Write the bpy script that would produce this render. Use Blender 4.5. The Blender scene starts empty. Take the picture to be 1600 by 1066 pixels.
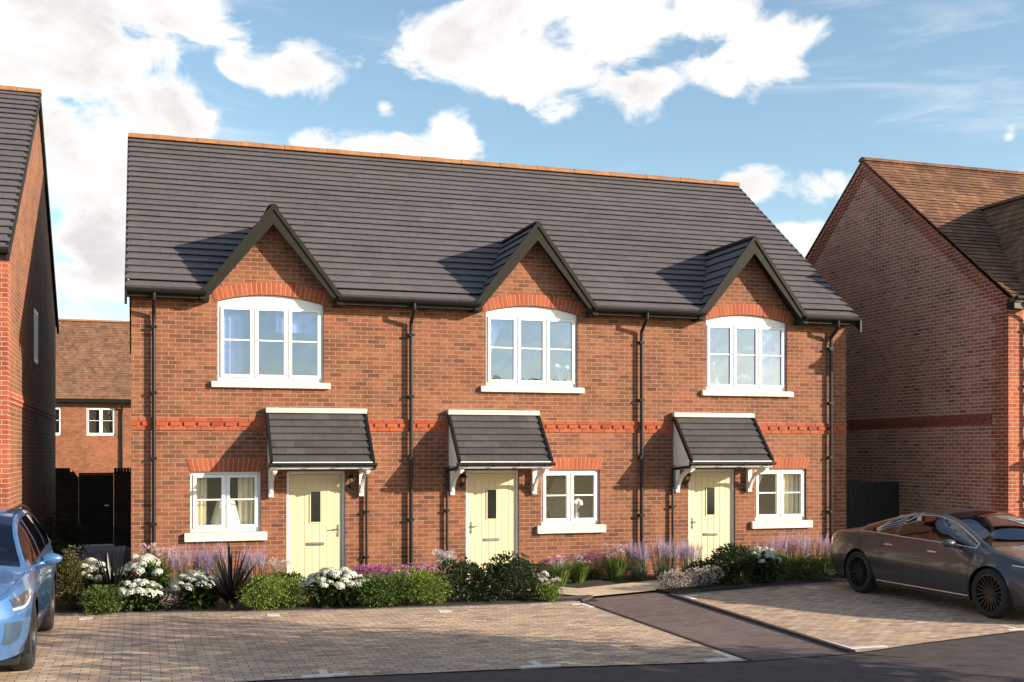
import bpy, bmesh, math, random
from mathutils import Vector, Matrix
R = math.radians
random.seed(7)
S = bpy.context.scene
COL = S.collection

# ------------------------------------------------------------------ helpers
class MB:
    def __init__(s):
        s.v = []; s.f = []; s.mi = []; s.cur = 0
    def add(s, vs, fs):
        b = len(s.v); s.v += [tuple(p) for p in vs]
        for f in fs:
            s.f.append([b + i for i in f]); s.mi.append(s.cur)
    def quad(s, a, b, c, d): s.add([a, b, c, d], [(0, 1, 2, 3)])
    def poly(s, pts): s.add(pts, [tuple(range(len(pts)))])
    def hexa(s, p):
        s.add(p, [(0, 3, 2, 1), (4, 5, 6, 7), (0, 1, 5, 4), (1, 2, 6, 5), (2, 3, 7, 6), (3, 0, 4, 7)])
    def box(s, x0, x1, y0, y1, z0, z1):
        s.hexa([(x0, y0, z0), (x1, y0, z0), (x1, y1, z0), (x0, y1, z0), (x0, y0, z1), (x1, y0, z1), (x1, y1, z1), (x0, y1, z1)])
    def prism(s, pts, d):
        n = len(pts); d = Vector(d)
        a = [Vector(p) for p in pts]; b = [p + d for p in a]
        s.add(a + b, [tuple(range(n - 1, -1, -1)), tuple(range(n, 2 * n))] + [(i, (i + 1) % n, n + (i + 1) % n, n + i) for i in range(n)])
    def tube(s, path, r, n=8, cap=True):
        path = [Vector(p) for p in path]; rs = r if isinstance(r, (list, tuple)) else [r] * len(path)
        vs = []; prev = None
        for i, p in enumerate(path):
            t = (path[min(i + 1, len(path) - 1)] - path[max(i - 1, 0)]).normalized()
            if prev is None:
                ref = Vector((0, 0, 1)) if abs(t.z) < .9 else Vector((1, 0, 0))
                u = t.cross(ref).normalized()
            else:
                u = (prev - t * prev.dot(t)).normalized()
            prev = u; w = t.cross(u)
            for k in range(n):
                a = 2 * math.pi * k / n
                vs.append(p + (u * math.cos(a) + w * math.sin(a)) * rs[i])
        fs = [(i * n + k, i * n + (k + 1) % n, (i + 1) * n + (k + 1) % n, (i + 1) * n + k) for i in range(len(path) - 1) for k in range(n)]
        if cap:
            fs += [tuple(range(n - 1, -1, -1)), tuple((len(path) - 1) * n + k for k in range(n))]
        s.add(vs, fs)
    def lathe(s, prof, n=24, M=None):
        # prof: (radius, height) about local z
        vs = []
        for r, h in prof:
            for k in range(n):
                a = 2 * math.pi * k / n
                p = Vector((r * math.cos(a), r * math.sin(a), h))
                vs.append(M @ p if M else p)
        fs = [(i * n + k, i * n + (k + 1) % n, (i + 1) * n + (k + 1) % n, (i + 1) * n + k) for i in range(len(prof) - 1) for k in range(n)]
        s.add(vs, fs)
    def blob(s, c, r, n=10, m=7):
        c = Vector(c); vs = []; fs = []
        for i in range(m + 1):
            t = math.pi * i / m
            for k in range(n):
                a = 2 * math.pi * k / n
                vs.append(c + Vector((r[0] * math.sin(t) * math.cos(a), r[1] * math.sin(t) * math.sin(a), r[2] * math.cos(t))))
        for i in range(m):
            for k in range(n):
                fs.append((i * n + k, (i + 1) * n + k, (i + 1) * n + (k + 1) % n, i * n + (k + 1) % n))
        s.add(vs, fs)
    def mesh(s, name, mats, smooth=False, angle=40):
        me = bpy.data.meshes.new(name)
        me.from_pydata(s.v, [], s.f)
        mats = mats if isinstance(mats, (list, tuple)) else [mats]
        for m in mats: me.materials.append(m)
        if len(mats) > 1: me.polygons.foreach_set('material_index', s.mi)
        if smooth:
            me.polygons.foreach_set('use_smooth', [True] * len(me.polygons))
            me.update()
            if angle < 179: me.set_sharp_from_angle(angle=R(angle))
        me.update()
        return me
    def build(s, name, mats, parent=None, smooth=False, angle=40, bevel=0, fix=False):
        me = s.mesh(name, mats, smooth, angle)
        if fix:
            bm = bmesh.new(); bm.from_mesh(me); bmesh.ops.recalc_face_normals(bm, faces=bm.faces); bm.to_mesh(me); bm.free()
        o = bpy.data.objects.new(name, me); COL.objects.link(o)
        if parent: o.parent = parent
        if bevel:
            b = o.modifiers.new('Bevel', 'BEVEL'); b.width = bevel; b.segments = 2; b.limit_method = 'ANGLE'
        return o

def tag(o, label, cat, group=None):
    o['label'] = label; o['category'] = cat
    if group: o['group'] = group
    return o
def thing(name, label, cat, loc=(0, 0, 0), rz=0, group=None):
    o = bpy.data.objects.new(name, None); COL.objects.link(o)
    o.empty_display_size = .2
    o.location = loc; o.rotation_euler = (0, 0, rz)
    return tag(o, label, cat, group)
def kind(o, k='structure'):
    o['kind'] = k; return o
def link(name, me, parent=None, loc=None, rot=None, sc=None):
    o = bpy.data.objects.new(name, me); COL.objects.link(o)
    if parent: o.parent = parent
    if loc: o.location = loc
    if rot: o.rotation_euler = rot
    if sc: o.scale = sc if isinstance(sc, (tuple, list)) else (sc, sc, sc)
    return o

# ------------------------------------------------------------------ materials
def srgb(r, g, b):
    return tuple(((c / 255) / 12.92 if c / 255 <= .04045 else ((c / 255 + .055) / 1.055) ** 2.4) for c in (r, g, b)) + (1,)
class NT:
    def __init__(s, mat):
        s.t = mat.node_tree; s.n = s.t.nodes; s.l = s.t.links
    def new(s, typ, **kw):
        n = s.n.new(typ)
        for k, v in kw.items():
            if k.startswith('i_'):
                key = k[2:]; key = int(key) if key.isdigit() else key.replace('_', ' ')
                n.inputs[key].default_value = v
            else: setattr(n, k, v)
        return n
    def link(s, a, b): s.l.new(a, b)
    def math(s, op, a, b=None, c=None, clamp=False):
        n = s.n.new('ShaderNodeMath'); n.operation = op; n.use_clamp = clamp
        for i, x in enumerate((a, b, c)):
            if x is None: continue
            if isinstance(x, (int, float)): n.inputs[i].default_value = x
            else: s.l.new(x, n.inputs[i])
        return n.outputs[0]
    def mix(s, fac, a, b, mode='MIX'):
        n = s.n.new('ShaderNodeMix'); n.data_type = 'RGBA'; n.blend_type = mode
        for i, x in ((0, fac), (6, a), (7, b)):
            if isinstance(x, (int, float)): n.inputs[i].default_value = x
            elif isinstance(x, tuple): n.inputs[i].default_value = x
            else: s.l.new(x, n.inputs[i])
        return n.outputs[2]
    def ramp(s, fac, stops, interp='LINEAR'):
        n = s.n.new('ShaderNodeValToRGB'); n.color_ramp.interpolation = interp
        e = n.color_ramp.elements
        while len(e) < len(stops): e.new(.5)
        for i, (p, c) in enumerate(stops): e[i].position = p; e[i].color = c
        s.l.new(fac, n.inputs[0]); return n.outputs[0]
    def noise(s, vec, scale, detail=3, rough=.5, dist=0):
        n = s.n.new('ShaderNodeTexNoise'); n.inputs['Scale'].default_value = scale; n.inputs['Detail'].default_value = detail
        n.inputs['Roughness'].default_value = rough; n.inputs['Distortion'].default_value = dist
        if vec is not None: s.l.new(vec, n.inputs['Vector'])
        return n.outputs[0]

def base_mat(name, col, rough=.6, metal=0, spec=.5, coat=0):
    m = bpy.data.materials.new(name); m.use_nodes = True
    p = m.node_tree.nodes['Principled BSDF']
    p.inputs['Base Color'].default_value = col if len(col) == 4 else tuple(col) + (1,)
    p.inputs['Roughness'].default_value = rough; p.inputs['Metallic'].default_value = metal
    p.inputs['Specular IOR Level'].default_value = spec
    if coat: p.inputs['Coat Weight'].default_value = coat; p.inputs['Coat Roughness'].default_value = .03
    return m, NT(m), p
def plain(name, col, rough=.6, metal=0, spec=.5, var=.12, scale=6, bump=0, coat=0, bscale=60):
    m, t, p = base_mat(name, col, rough, metal, spec, coat)
    g = t.new('ShaderNodeNewGeometry')
    c = col if len(col) == 4 else tuple(col) + (1,)
    if var:
        nz = t.noise(g.outputs['Position'], scale, 5, .6)
        a = tuple(x * (1 - var) for x in c[:3]) + (1,); b = tuple(min(1, x * (1 + var)) for x in c[:3]) + (1,)
        t.link(t.ramp(nz, [(.3, a), (.7, b)]), p.inputs['Base Color'])
    if bump:
        b = t.new('ShaderNodeBump', i_Strength=.6, i_Distance=bump)
        t.link(t.noise(g.outputs['Position'], bscale, 4, .6), b.inputs['Height']); t.link(b.outputs[0], p.inputs['Normal'])
    return m

def wall_uv(t, zscale=1.0, mode='wall', zoff=0.0):
    g = t.new('ShaderNodeNewGeometry')
    sp = t.new('ShaderNodeSeparateXYZ'); t.link(g.outputs['Position'], sp.inputs[0])
    cb = t.new('ShaderNodeCombineXYZ')
    if mode == 'ground':
        t.link(sp.outputs[0], cb.inputs[0]); t.link(sp.outputs[1], cb.inputs[1])
    else:
        sn = t.new('ShaderNodeSeparateXYZ'); t.link(g.outputs['True Normal'], sn.inputs[0])
        ax = t.math('ABSOLUTE', sn.outputs[0]); ay = t.math('ABSOLUTE', sn.outputs[1])
        k = t.math('GREATER_THAN', ax, ay)
        dif = t.math('SUBTRACT', sp.outputs[1], sp.outputs[0])
        u = t.math('MULTIPLY_ADD', k, dif, sp.outputs[0])
        t.link(u, cb.inputs[0]); t.link(t.math('MULTIPLY', t.math('SUBTRACT', sp.outputs[2], zoff), zscale), cb.inputs[1])
    return g, cb.outputs[0]

def brick_mat(name, tones, mortar, bw=.225, rh=.075, ms=.006, mode='wall', zscale=1.0, rough=.85, bump=.006, patch=.25, smooth=.15, offset=.5, mott=.18, zoff=0.0):
    m, t, p = base_mat(name, tones[0], rough, 0, .25)
    g, uv = wall_uv(t, zscale, mode, zoff)
    # slight wobble so courses are not ruler straight
    br = t.new('ShaderNodeTexBrick'); br.offset = offset
    for k, v in (('Color1', (0, 0, 0, 1)), ('Color2', (1, 1, 1, 1)), ('Mortar', (.5, .5, .5, 1)), ('Scale', 1), ('Mortar Size', ms), ('Mortar Smooth', smooth), ('Bias', 0), ('Brick Width', bw), ('Row Height', rh)):
        br.inputs[k].default_value = v
    t.link(uv, br.inputs['Vector'])
    n = len(tones)
    stops = [(i / (n - 1), tones[i]) for i in range(n)]
    col = t.ramp(br.outputs['Color'], stops)
    big = t.noise(g.outputs['Position'], .55, 4, .6)
    mid = t.noise(g.outputs['Position'], 9, 4, .65)
    fine = t.noise(g.outputs['Position'], 70, 3, .6)
    col = t.mix(1.0, col, t.ramp(big, [(.3, (1 - patch,) * 3 + (1,)), (.7, (1 + patch * .5,) * 3 + (1,))]), 'MULTIPLY')
    col = t.mix(1.0, col, t.ramp(mid, [(.3, (1 - mott,) * 3 + (1,)), (.7, (1 + mott * .6,) * 3 + (1,))]), 'MULTIPLY')
    col = t.mix(1.0, col, t.ramp(fine, [(.3, (.85,) * 3 + (1,)), (.7, (1.1,) * 3 + (1,))]), 'MULTIPLY')
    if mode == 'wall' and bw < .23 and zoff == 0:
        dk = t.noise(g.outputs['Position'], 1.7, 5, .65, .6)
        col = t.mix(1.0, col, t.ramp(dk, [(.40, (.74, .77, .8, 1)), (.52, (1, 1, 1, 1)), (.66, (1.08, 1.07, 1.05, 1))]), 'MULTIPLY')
    mo = t.mix(1.0, mortar, t.ramp(fine, [(.3, (.75,) * 3 + (1,)), (.7, (1.1,) * 3 + (1,))]), 'MULTIPLY')
    out = t.mix(br.outputs['Fac'], col, mo)
    t.link(out, p.inputs['Base Color'])
    b = t.new('ShaderNodeBump', i_Strength=.8, i_Distance=bump)
    h = t.math('SUBTRACT', t.math('MULTIPLY', fine, .35), br.outputs['Fac'])
    t.link(h, b.inputs['Height']); t.link(b.outputs[0], p.inputs['Normal'])
    return m

def leaf_mat(name, stops, rough=.5, trans=.25, spec=.35):
    m, t, p = base_mat(name, stops[0], rough, 0, spec)
    g = t.new('ShaderNodeNewGeometry')
    n = len(stops)
    col = t.ramp(g.outputs['Random Per Island'], [(i / max(1, n - 1), c) for i, c in enumerate(stops)])
    t.link(col, p.inputs['Base Color'])
    if trans:
        tr = t.new('ShaderNodeBsdfTranslucent'); t.link(col, tr.inputs[0])
        mx = t.new('ShaderNodeMixShader', i_0=trans)
        out = t.n['Material Output']
        t.link(p.outputs[0], mx.inputs[1]); t.link(tr.outputs[0], mx.inputs[2]); t.link(mx.outputs[0], out.inputs[0])
    return m

def glass_mat(name, fac=.3, tint=(.9, .93, .95, 1), rough=.01, gcol=(1, 1, 1, 1), wavy=.0):
    m = bpy.data.materials.new(name); m.use_nodes = True
    t = NT(m); t.n.remove(t.n['Principled BSDF'])
    tr = t.new('ShaderNodeBsdfTransparent'); tr.inputs[0].default_value = tint
    gl = t.new('ShaderNodeBsdfGlossy'); gl.inputs['Roughness'].default_value = rough; gl.inputs[0].default_value = gcol
    gg = t.new('ShaderNodeNewGeometry'); dt = t.new('ShaderNodeVectorMath', operation='DOT_PRODUCT')
    t.link(gg.outputs['Normal'], dt.inputs[0]); t.link(gg.outputs['Incoming'], dt.inputs[1])
    ca = t.math('ABSOLUTE', dt.outputs['Value'])
    f = t.math('MULTIPLY_ADD', t.math('POWER', t.math('SUBTRACT', 1.0, ca, clamp=True), 5), 1 - fac, fac, clamp=True)
    if wavy:
        g = t.new('ShaderNodeNewGeometry')
        b = t.new('ShaderNodeBump', i_Strength=1.0, i_Distance=wavy)
        t.link(t.noise(g.outputs['Position'], 2.2, 2, .5), b.inputs['Height']); t.link(b.outputs[0], gl.inputs['Normal'])
    mx = t.new('ShaderNodeMixShader')
    t.link(f, mx.inputs[0]); t.link(tr.outputs[0], mx.inputs[1]); t.link(gl.outputs[0], mx.inputs[2])
    t.link(mx.outputs[0], t.n['Material Output'].inputs[0])
    return m

def c4(r, g, b): return (r, g, b, 1)
M = {}
M['brick'] = brick_mat('brick_orange', [c4(0.147, 0.060, 0.037), c4(0.224, 0.081, 0.044), c4(0.255, 0.094, 0.048), c4(0.275, 0.104, 0.054), c4(0.250, 0.088, 0.044), c4(0.294, 0.119, 0.063), c4(0.231, 0.078, 0.040), c4(0.205, 0.081, 0.050)], c4(0.356, 0.242, 0.163), patch=.2)
M['brick_red'] = brick_mat('brick_red', [c4(0.310, 0.070, 0.031), c4(0.394, 0.098, 0.044), c4(0.352, 0.082, 0.035), c4(0.422, 0.110, 0.048)], c4(0.436, 0.343, 0.283), patch=.1)
M['red_solid'] = leaf_mat('red_arch_brick', [c4(0.260, 0.053, 0.023), c4(0.358, 0.090, 0.040), c4(0.309, 0.071, 0.032), c4(0.383, 0.100, 0.043)], .8, 0, .25)
M['verge_solid'] = leaf_mat('dark_red_band_brick', [c4(.20, .05, .03), c4(.28, .07, .04), c4(.24, .06, .035)], .8, 0, .25)
M['mortar'] = plain('mortar', c4(0.452, 0.280, 0.191), .9, var=.15, scale=30)
M['brick_brown'] = brick_mat('brick_brown', [c4(.22, .095, .065), c4(.46, .185, .115), c4(.40, .15, .095), c4(.50, .225, .145), c4(.44, .135, .09), c4(.34, .15, .10), c4(.42, .19, .125)], c4(.70, .52, .40), patch=.12, ms=.007)
M['brick_verge'] = brick_mat('brick_dark_red', [c4(0.260, 0.066, 0.042), c4(0.338, 0.082, 0.048), c4(0.299, 0.072, 0.044), c4(0.377, 0.096, 0.055)], c4(0.624, 0.408, 0.297), patch=.1)
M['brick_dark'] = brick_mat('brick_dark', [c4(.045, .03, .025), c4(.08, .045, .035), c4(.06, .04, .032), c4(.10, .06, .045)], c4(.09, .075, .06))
M['brick_far'] = brick_mat('brick_far', [c4(0.230, 0.081, 0.039), c4(0.302, 0.108, 0.051), c4(0.331, 0.124, 0.060), c4(0.274, 0.093, 0.045)], c4(0.396, 0.236, 0.156), patch=.12)
tile_t = [c4(.110, .096, .100), c4(.126, .110, .114), c4(.118, .103, .107), c4(.133, .116, .120), c4(.121, .105, .110)]
M['tile'] = brick_mat('roof_tile_charcoal', tile_t, c4(.045, .04, .045), bw=.33, rh=(8.78 - 5.06) / 26, ms=.0022, rough=.55, bump=.004, patch=.09, mott=.09, zoff=5.06)
M['tile_canopy'] = brick_mat('canopy_tile_charcoal', [c4(.065, .06, .06), c4(.085, .078, .078), c4(.075, .068, .068), c4(.098, .09, .088)], c4(.03, .028, .028), bw=.33, rh=(3.02 - 2.185) / 7, ms=.0025, rough=.55, bump=.004, patch=.1, mott=.12, zoff=2.185)
M['tile_brown'] = brick_mat('roof_tile_brown', [c4(0.152, 0.072, 0.042), c4(0.243, 0.119, 0.065), c4(0.198, 0.094, 0.053), c4(0.289, 0.144, 0.076), c4(0.182, 0.090, 0.061)], c4(0.091, 0.043, 0.030), bw=.17, rh=.1, ms=.004, zscale=.72, rough=.8, bump=.01, patch=.25)
M['tile_far'] = brick_mat('roof_tile_far', [c4(0.172, 0.087, 0.053), c4(0.281, 0.147, 0.086), c4(0.226, 0.115, 0.069), c4(0.312, 0.168, 0.099)], c4(0.125, 0.063, 0.040), bw=.17, rh=.1, ms=.005, zscale=.7, rough=.85, bump=.01, patch=.2)
M['ridge'] = plain('ridge_terracotta', c4(0.310, 0.136, 0.051), .75, var=.22, scale=5, bump=.002)
M['barge'] = plain('bargeboard_olive', c4(.022, .020, .015), .6, spec=.12, var=.12, scale=7)
M['black'] = plain('black_plastic', c4(.012, .011, .011), .38, spec=.3, var=.1)
M['white'] = plain('white_upvc', c4(.82, .82, .80), .35, var=.03, scale=3)
M['white_wood'] = plain('white_painted_wood', c4(.80, .77, .74), .5, var=.06, scale=8, bump=.0008)
M['stone'] = plain('cream_stone', c4(.74, .68, .53), .85, var=.09, scale=8, bump=.002)
M['lead'] = plain('pale_flashing', c4(0.560, 0.520, 0.464), .6, var=.08, scale=8)
M['door'] = plain('door_yellow', c4(0.698, 0.583, 0.362), .45, var=.03, scale=4, bump=.0005)
M['groove'] = plain('door_groove', c4(.42, .37, .17), .6, var=0)
M['steel'] = plain('brushed_steel', c4(.55, .54, .52), .3, metal=1, var=.05)
M['interior'] = plain('interior_plaster', c4(.84, .78, .62), .9, var=.03, scale=1)
M['curtain'] = plain('curtain_cream', c4(.82, .77, .62), .9, var=.05, scale=12)
M['net'] = plain('curtain_white', c4(.85, .86, .88), .9, var=.05, scale=12)
M['shade'] = plain('lampshade', c4(.88, .84, .74), .9, var=.03)
M['glass'] = glass_mat('window_glass', .34, tint=(.46, .50, .74, 1), gcol=(.66, .75, 1, 1), wavy=.006)
M['glass_gf'] = glass_mat('window_glass_lower', .09, tint=(1, .97, .88, 1), wavy=.006)
M['glass_door'] = glass_mat('door_glass', .12, tint=(.35, .35, .36, 1), rough=.12)
M['globe'] = glass_mat('lantern_glass', .2, tint=(.95, .85, .7, 1))
M['soil'] = plain('soil', c4(.032, .021, .016), .95, var=.4, scale=25, bump=.03, bscale=30)
M['asphalt'] = plain('asphalt', c4(.060, .042, .040), .85, var=.38, scale=4, bump=.006, bscale=120)
M['slab'] = brick_mat('slab_beige', [c4(0.550, 0.425, 0.294), c4(0.625, 0.494, 0.347), c4(0.587, 0.460, 0.315)], c4(0.312, 0.230, 0.158), bw=.6, rh=.6, ms=.006, mode='ground', bump=.004, patch=.1)
M['slab_dark'] = brick_mat('slab_grey', [c4(0.374, 0.330, 0.288), c4(0.476, 0.412, 0.352), c4(0.425, 0.363, 0.320)], c4(0.170, 0.148, 0.128), bw=.9, rh=.9, ms=.008, mode='ground', bump=.004, patch=.1)
M['bay'] = brick_mat('block_paving_buff', [c4(0.324, 0.220, 0.170), c4(0.553, 0.382, 0.265), c4(0.648, 0.456, 0.298), c4(0.458, 0.317, 0.247), c4(0.653, 0.513, 0.340), c4(0.420, 0.301, 0.255), c4(0.590, 0.407, 0.280)], c4(0.105, 0.073, 0.061), bw=.205, rh=.104, ms=.005, mode='ground', bump=.004, patch=.14)
M['path'] = brick_mat('block_paving_dark', [c4(0.138, 0.098, 0.092), c4(0.188, 0.136, 0.128), c4(0.164, 0.119, 0.113), c4(0.212, 0.156, 0.145)], c4(0.078, 0.059, 0.056), bw=.205, rh=.104, ms=.004, mode='ground', bump=.006, patch=.15)
M['kerb'] = brick_mat('kerb_block', [c4(0.210, 0.169, 0.150), c4(0.280, 0.230, 0.202), c4(0.245, 0.203, 0.176)], c4(0.098, 0.081, 0.072), bw=.21, rh=50, ms=.005, mode='ground', bump=.006, patch=.15)
M['edging'] = plain('edging_dark', c4(.045, .034, .03), .8, var=.2, scale=12)
M['marker'] = plain('marker_block', c4(.62, .58, .55), .8, var=.1, scale=12, bump=.001)
M['ground'] = plain('ground_far', c4(.12, .12, .075), .95, var=.3, scale=.8)
M['fence'] = plain('gate_dark_timber', c4(.022, .02, .018), .7, var=.3, scale=6)
M['gate_r'] = plain('gate_timber', c4(0.016, 0.015, 0.013), .6, var=.2, scale=6)
M['bark'] = plain('bark', c4(.09, .065, .045), .9, var=.35, scale=12, bump=.02)

# ------------------------------------------------------------------ building helpers
def wall_front(mb, x0, x1, z0, topfn, holes, y=0.0, reveal=.11, xs_extra=()):
    """front wall in plane Y=y with openings. hole: (xa, xb, za, topf) with topf(x); reveals go back to y+reveal"""
    xs = {round(x0, 4), round(x1, 4)} | {round(x, 4) for x in xs_extra}
    for h in holes:
        n = h[4]
        for i in range(n + 1): xs.add(round(h[0] + (h[1] - h[0]) * i / n, 4))
    xs = sorted(x for x in xs if x0 - 1e-6 <= x <= x1 + 1e-6)
    for a, b in zip(xs, xs[1:]):
        if b - a < 1e-5: continue
        m = (a + b) / 2
        hs = sorted([h for h in holes if h[0] < m < h[1]], key=lambda h: h[2])
        la, lb = z0, z0
        for h in hs:
            if h[2] > la + 1e-5: mb.quad((a, y, la), (b, y, lb), (b, y, h[2]), (a, y, h[2]))
            mb.quad((a, y, h[2]), (b, y, h[2]), (b, y + reveal, h[2]), (a, y + reveal, h[2]))
            la, lb = h[3](a), h[3](b)
            mb.quad((a, y + reveal, la), (b, y + reveal, lb), (b, y, lb), (a, y, la))
        mb.quad((a, y, la), (b, y, lb), (b, y, topfn(b)), (a, y, topfn(a)))
    for h in holes:
        for x, sgn in ((h[0], 1), (h[1], -1)):
            q = [(x, y, h[2]), (x, y + reveal, h[2]), (x, y + reveal, h[3](x)), (x, y, h[3](x))]
            mb.quad(*(q if sgn > 0 else q[::-1]))

def arc_fn(xc, hw, zs, rise):
    if rise <= 0: return lambda x: zs
    r = (hw * hw + rise * rise) / (2 * rise)
    return lambda x: zs + rise - r + math.sqrt(max(0, r * r - (x - xc) ** 2))

def courses(mb, O, A, U, N, n, L, spanfn, lift=.026, low=.006, nose=.0):
    """tile courses. O eave origin, A along, U up slope (unit), N normal; spanfn(t0,t1)-> list of (a0,a1,b0,b1).
    nose: how far each tile overhangs the riser below it"""
    O, A, U, N = Vector(O), Vector(A), Vector(U), Vector(N)
    g = L / n
    for i in range(n):
        t0, t1 = i * g, (i + 1) * g
        for (a0, a1, b0, b1) in spanfn(t0, t1):
            if max(a1 - a0, b1 - b0) < .003: continue
            ns = U * (nose if i else 0)
            p0 = O + A * a0 + U * t0; p1 = O + A * a1 + U * t0
            q1 = O + A * b1 + U * t1; q0 = O + A * b0 + U * t1
            lf = lift * (1 + .07 * math.sin(i * 7.3 + a0 * 1.7)); up = N * lf; th = N * (lf - .012)
            mb.quad(p0 + up, p1 + up, q1 + N * low + ns, q0 + N * low + ns)
            mb.quad(p0 + th, p1 + th, p1 + up, p0 + up)
            if nose: mb.quad(p0 + th + ns, p1 + th + ns, p1 + th, p0 + th)
            mb.quad(p0 - N * .01 + ns, p1 - N * .01 + ns, p1 + th + ns, p0 + th + ns)
            mb.quad(p0 - N * .01, p0 + up, q0 + N * low, q0 - N * .01)
            mb.quad(p1 + up, p1 - N * .01, q1 - N * .01, q1 + N * low)

def make_window(house, xc, w, z0, zs, lights, rise=0, glass='glass', y=0.0, sill_h=.11, sill_over=.11, bar=True, head=None):
    hw = w / 2; f = MB(); arc = arc_fn(xc, hw, zs, rise)
    head = zs if head is None else head
    ya, yb = y + .055, y + .115
    fw = .045
    f.box(xc - hw, xc - hw + fw, ya, yb, z0, zs); f.box(xc + hw - fw, xc + hw, ya, yb, z0, zs)
    f.box(xc - hw + fw, xc + hw - fw, ya, yb, z0, z0 + fw + .02)
    f.box(xc - hw + fw, xc + hw - fw, ya, yb, head - fw, head)
    if rise > 0:
        n = 16; xs = [xc - hw + w * i / n for i in range(n + 1)]
        pts = [(x, ya - .004, arc(x)) for x in xs] + [(xc + hw, ya - .004, head), (xc - hw, ya - .004, head)]
        f.prism(pts[::-1], (0, .05, 0))
    inner = w - 2 * fw; lw = inner / lights
    gl = MB(); sw = .052
    for i in range(lights):
        a = xc - hw + fw + i * lw; b = a + lw
        if i > 0: f.box(a - .02, a + .02, ya + .003, yb, z0 + fw, head - fw)
        a2 = a + (.018 if i else .004); b2 = b - (.018 if i < lights - 1 else .004)
        c, d = z0 + fw + .024, head - fw - .004
        ys, ye = ya - .022, yb - .01
        f.box(a2, a2 + sw, ys, ye, c, d); f.box(b2 - sw, b2, ys, ye, c, d)
        f.box(a2 + sw, b2 - sw, ys, ye, c, c + sw); f.box(a2 + sw, b2 - sw, ys, ye, d - sw, d)
        zm = (c + d) / 2 + (d - c) * .03
        if bar: f.box(a2 + sw, b2 - sw, ys + .012, ys + .03, zm - .013, zm + .013)
        gl.quad((a2 + sw, ys + .034, c + sw), (b2 - sw, ys + .034, c + sw), (b2 - sw, ys + .034, d - sw), (a2 + sw, ys + .034, d - sw))
    wo = f.build('window', M['white'], house, bevel=.004)
    gl.build('pane', M[glass], wo)
    if sill_h:
        s = MB()
        s.hexa([(xc - hw - sill_over, y - .075, z0 - sill_h), (xc + hw + sill_over, y - .075, z0 - sill_h), (xc + hw + sill_over, y - .001, z0 - sill_h), (xc - hw - sill_over, y - .001, z0 - sill_h),
                (xc - hw - sill_over, y - .075, z0 - .012), (xc + hw + sill_over, y - .075, z0 - .012), (xc + hw + sill_over, y - .001, z0 - .001), (xc - hw - sill_over, y - .001, z0 - .001)])
        s.box(xc - hw + .002, xc + hw - .002, y + .0, y + .06, z0 - .03, z0 - .002)
        s.build('sill', M['stone'], wo, bevel=.006)
    return wo

def arch_bricks(house, xc, w, zs, rise, h=.215, n=None, y=0.0, splay=.0):
    hw = w / 2; mb = MB(); n = n or int(w / .075)
    if rise > 0:
        r = (hw * hw + rise * rise) / (2 * rise); cz = zs + rise - r; A = math.asin(hw / r)
        P = lambda t, rad, yy: (xc + rad * math.sin(t), yy, cz + rad * math.cos(t))
        def cell(t0, t1, r0, r1, y0, y1): mb.hexa([P(t0, r0, y0), P(t1, r0, y0), P(t1, r0, y1), P(t0, r0, y1), P(t0, r1, y0), P(t1, r1, y0), P(t1, r1, y1), P(t0, r1, y1)])
        ext = .045 / r; A += ext
        dt = 2 * A / n; g = dt * .085
        for i in range(n): cell(-A + i * dt + g, -A + (i + 1) * dt - g, r + .004, r + h, y - .012, y + .05)
        mb.cur = 1
        for i in range(n): cell(-A + i * dt, -A + (i + 1) * dt, r + .006, r + h - .004, y - .009, y + .04)
    else:
        def P(a, z, yy): return (xc + (a - .5) * (w + splay * 2 * (z - zs) / h), yy, z)
        def cell(a0, a1, z0, z1, y0, y1): mb.hexa([P(a0, z0, y0), P(a1, z0, y0), P(a1, z0, y1), P(a0, z0, y1), P(a0, z1, y0), P(a1, z1, y0), P(a1, z1, y1), P(a0, z1, y1)])
        for i in range(n): cell((i + .085) / n, (i + .915) / n, zs + .004, zs + h, y - .012, y + .05)
        mb.cur = 1
        cell(0, 1, zs + .006, zs + h - .004, y - .009, y + .04)
    return mb.build('brick_arch', [M['red_solid'], M['mortar']], house)

def band_course(house, x0, x1, z, y=0.0, skip=(), axis='x', sgn=1, mat='red_solid'):
    """three projecting red courses, the middle one of blocks with small recesses; one part per unbroken run"""
    runs = []; a = x0
    for (s0, s1) in sorted(skip) + [(x1, x1)]:
        if s0 > a + .02: runs.append((a, s0))
        a = max(a, s1)
    for (ra, rb) in runs:
        mb = MB()
        def bx(a0, a1, d0, z0, z1):
            if axis == 'x': mb.box(a0, a1, y - d0, y + .02, z0, z1)
            elif sgn > 0: mb.box(y - .02, y + d0, a0, a1, z0, z1)
            else: mb.box(y - d0, y + .02, a0, a1, z0, z1)
        def run(zz, step, gap, d, off=0):
            a = ra - off
            while a < rb - .01:
                b = min(a + step - gap, rb); aa = max(a, ra)
                if b - aa > .01: bx(aa, b, d, zz + .005, zz + .07)
                a += step
        run(z, .225, .01, .02); run(z + .075, .225, .055, .034, .05); run(z + .15, .225, .01, .022, .11)
        mb.cur = 1; bx(ra, rb, .0065, z + .002, z + .226); mb.cur = 0
        bx(ra, rb, .009, z + .078, z + .147)
        mb.build('brick_band', [M[mat], M['mortar']], house)

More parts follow.
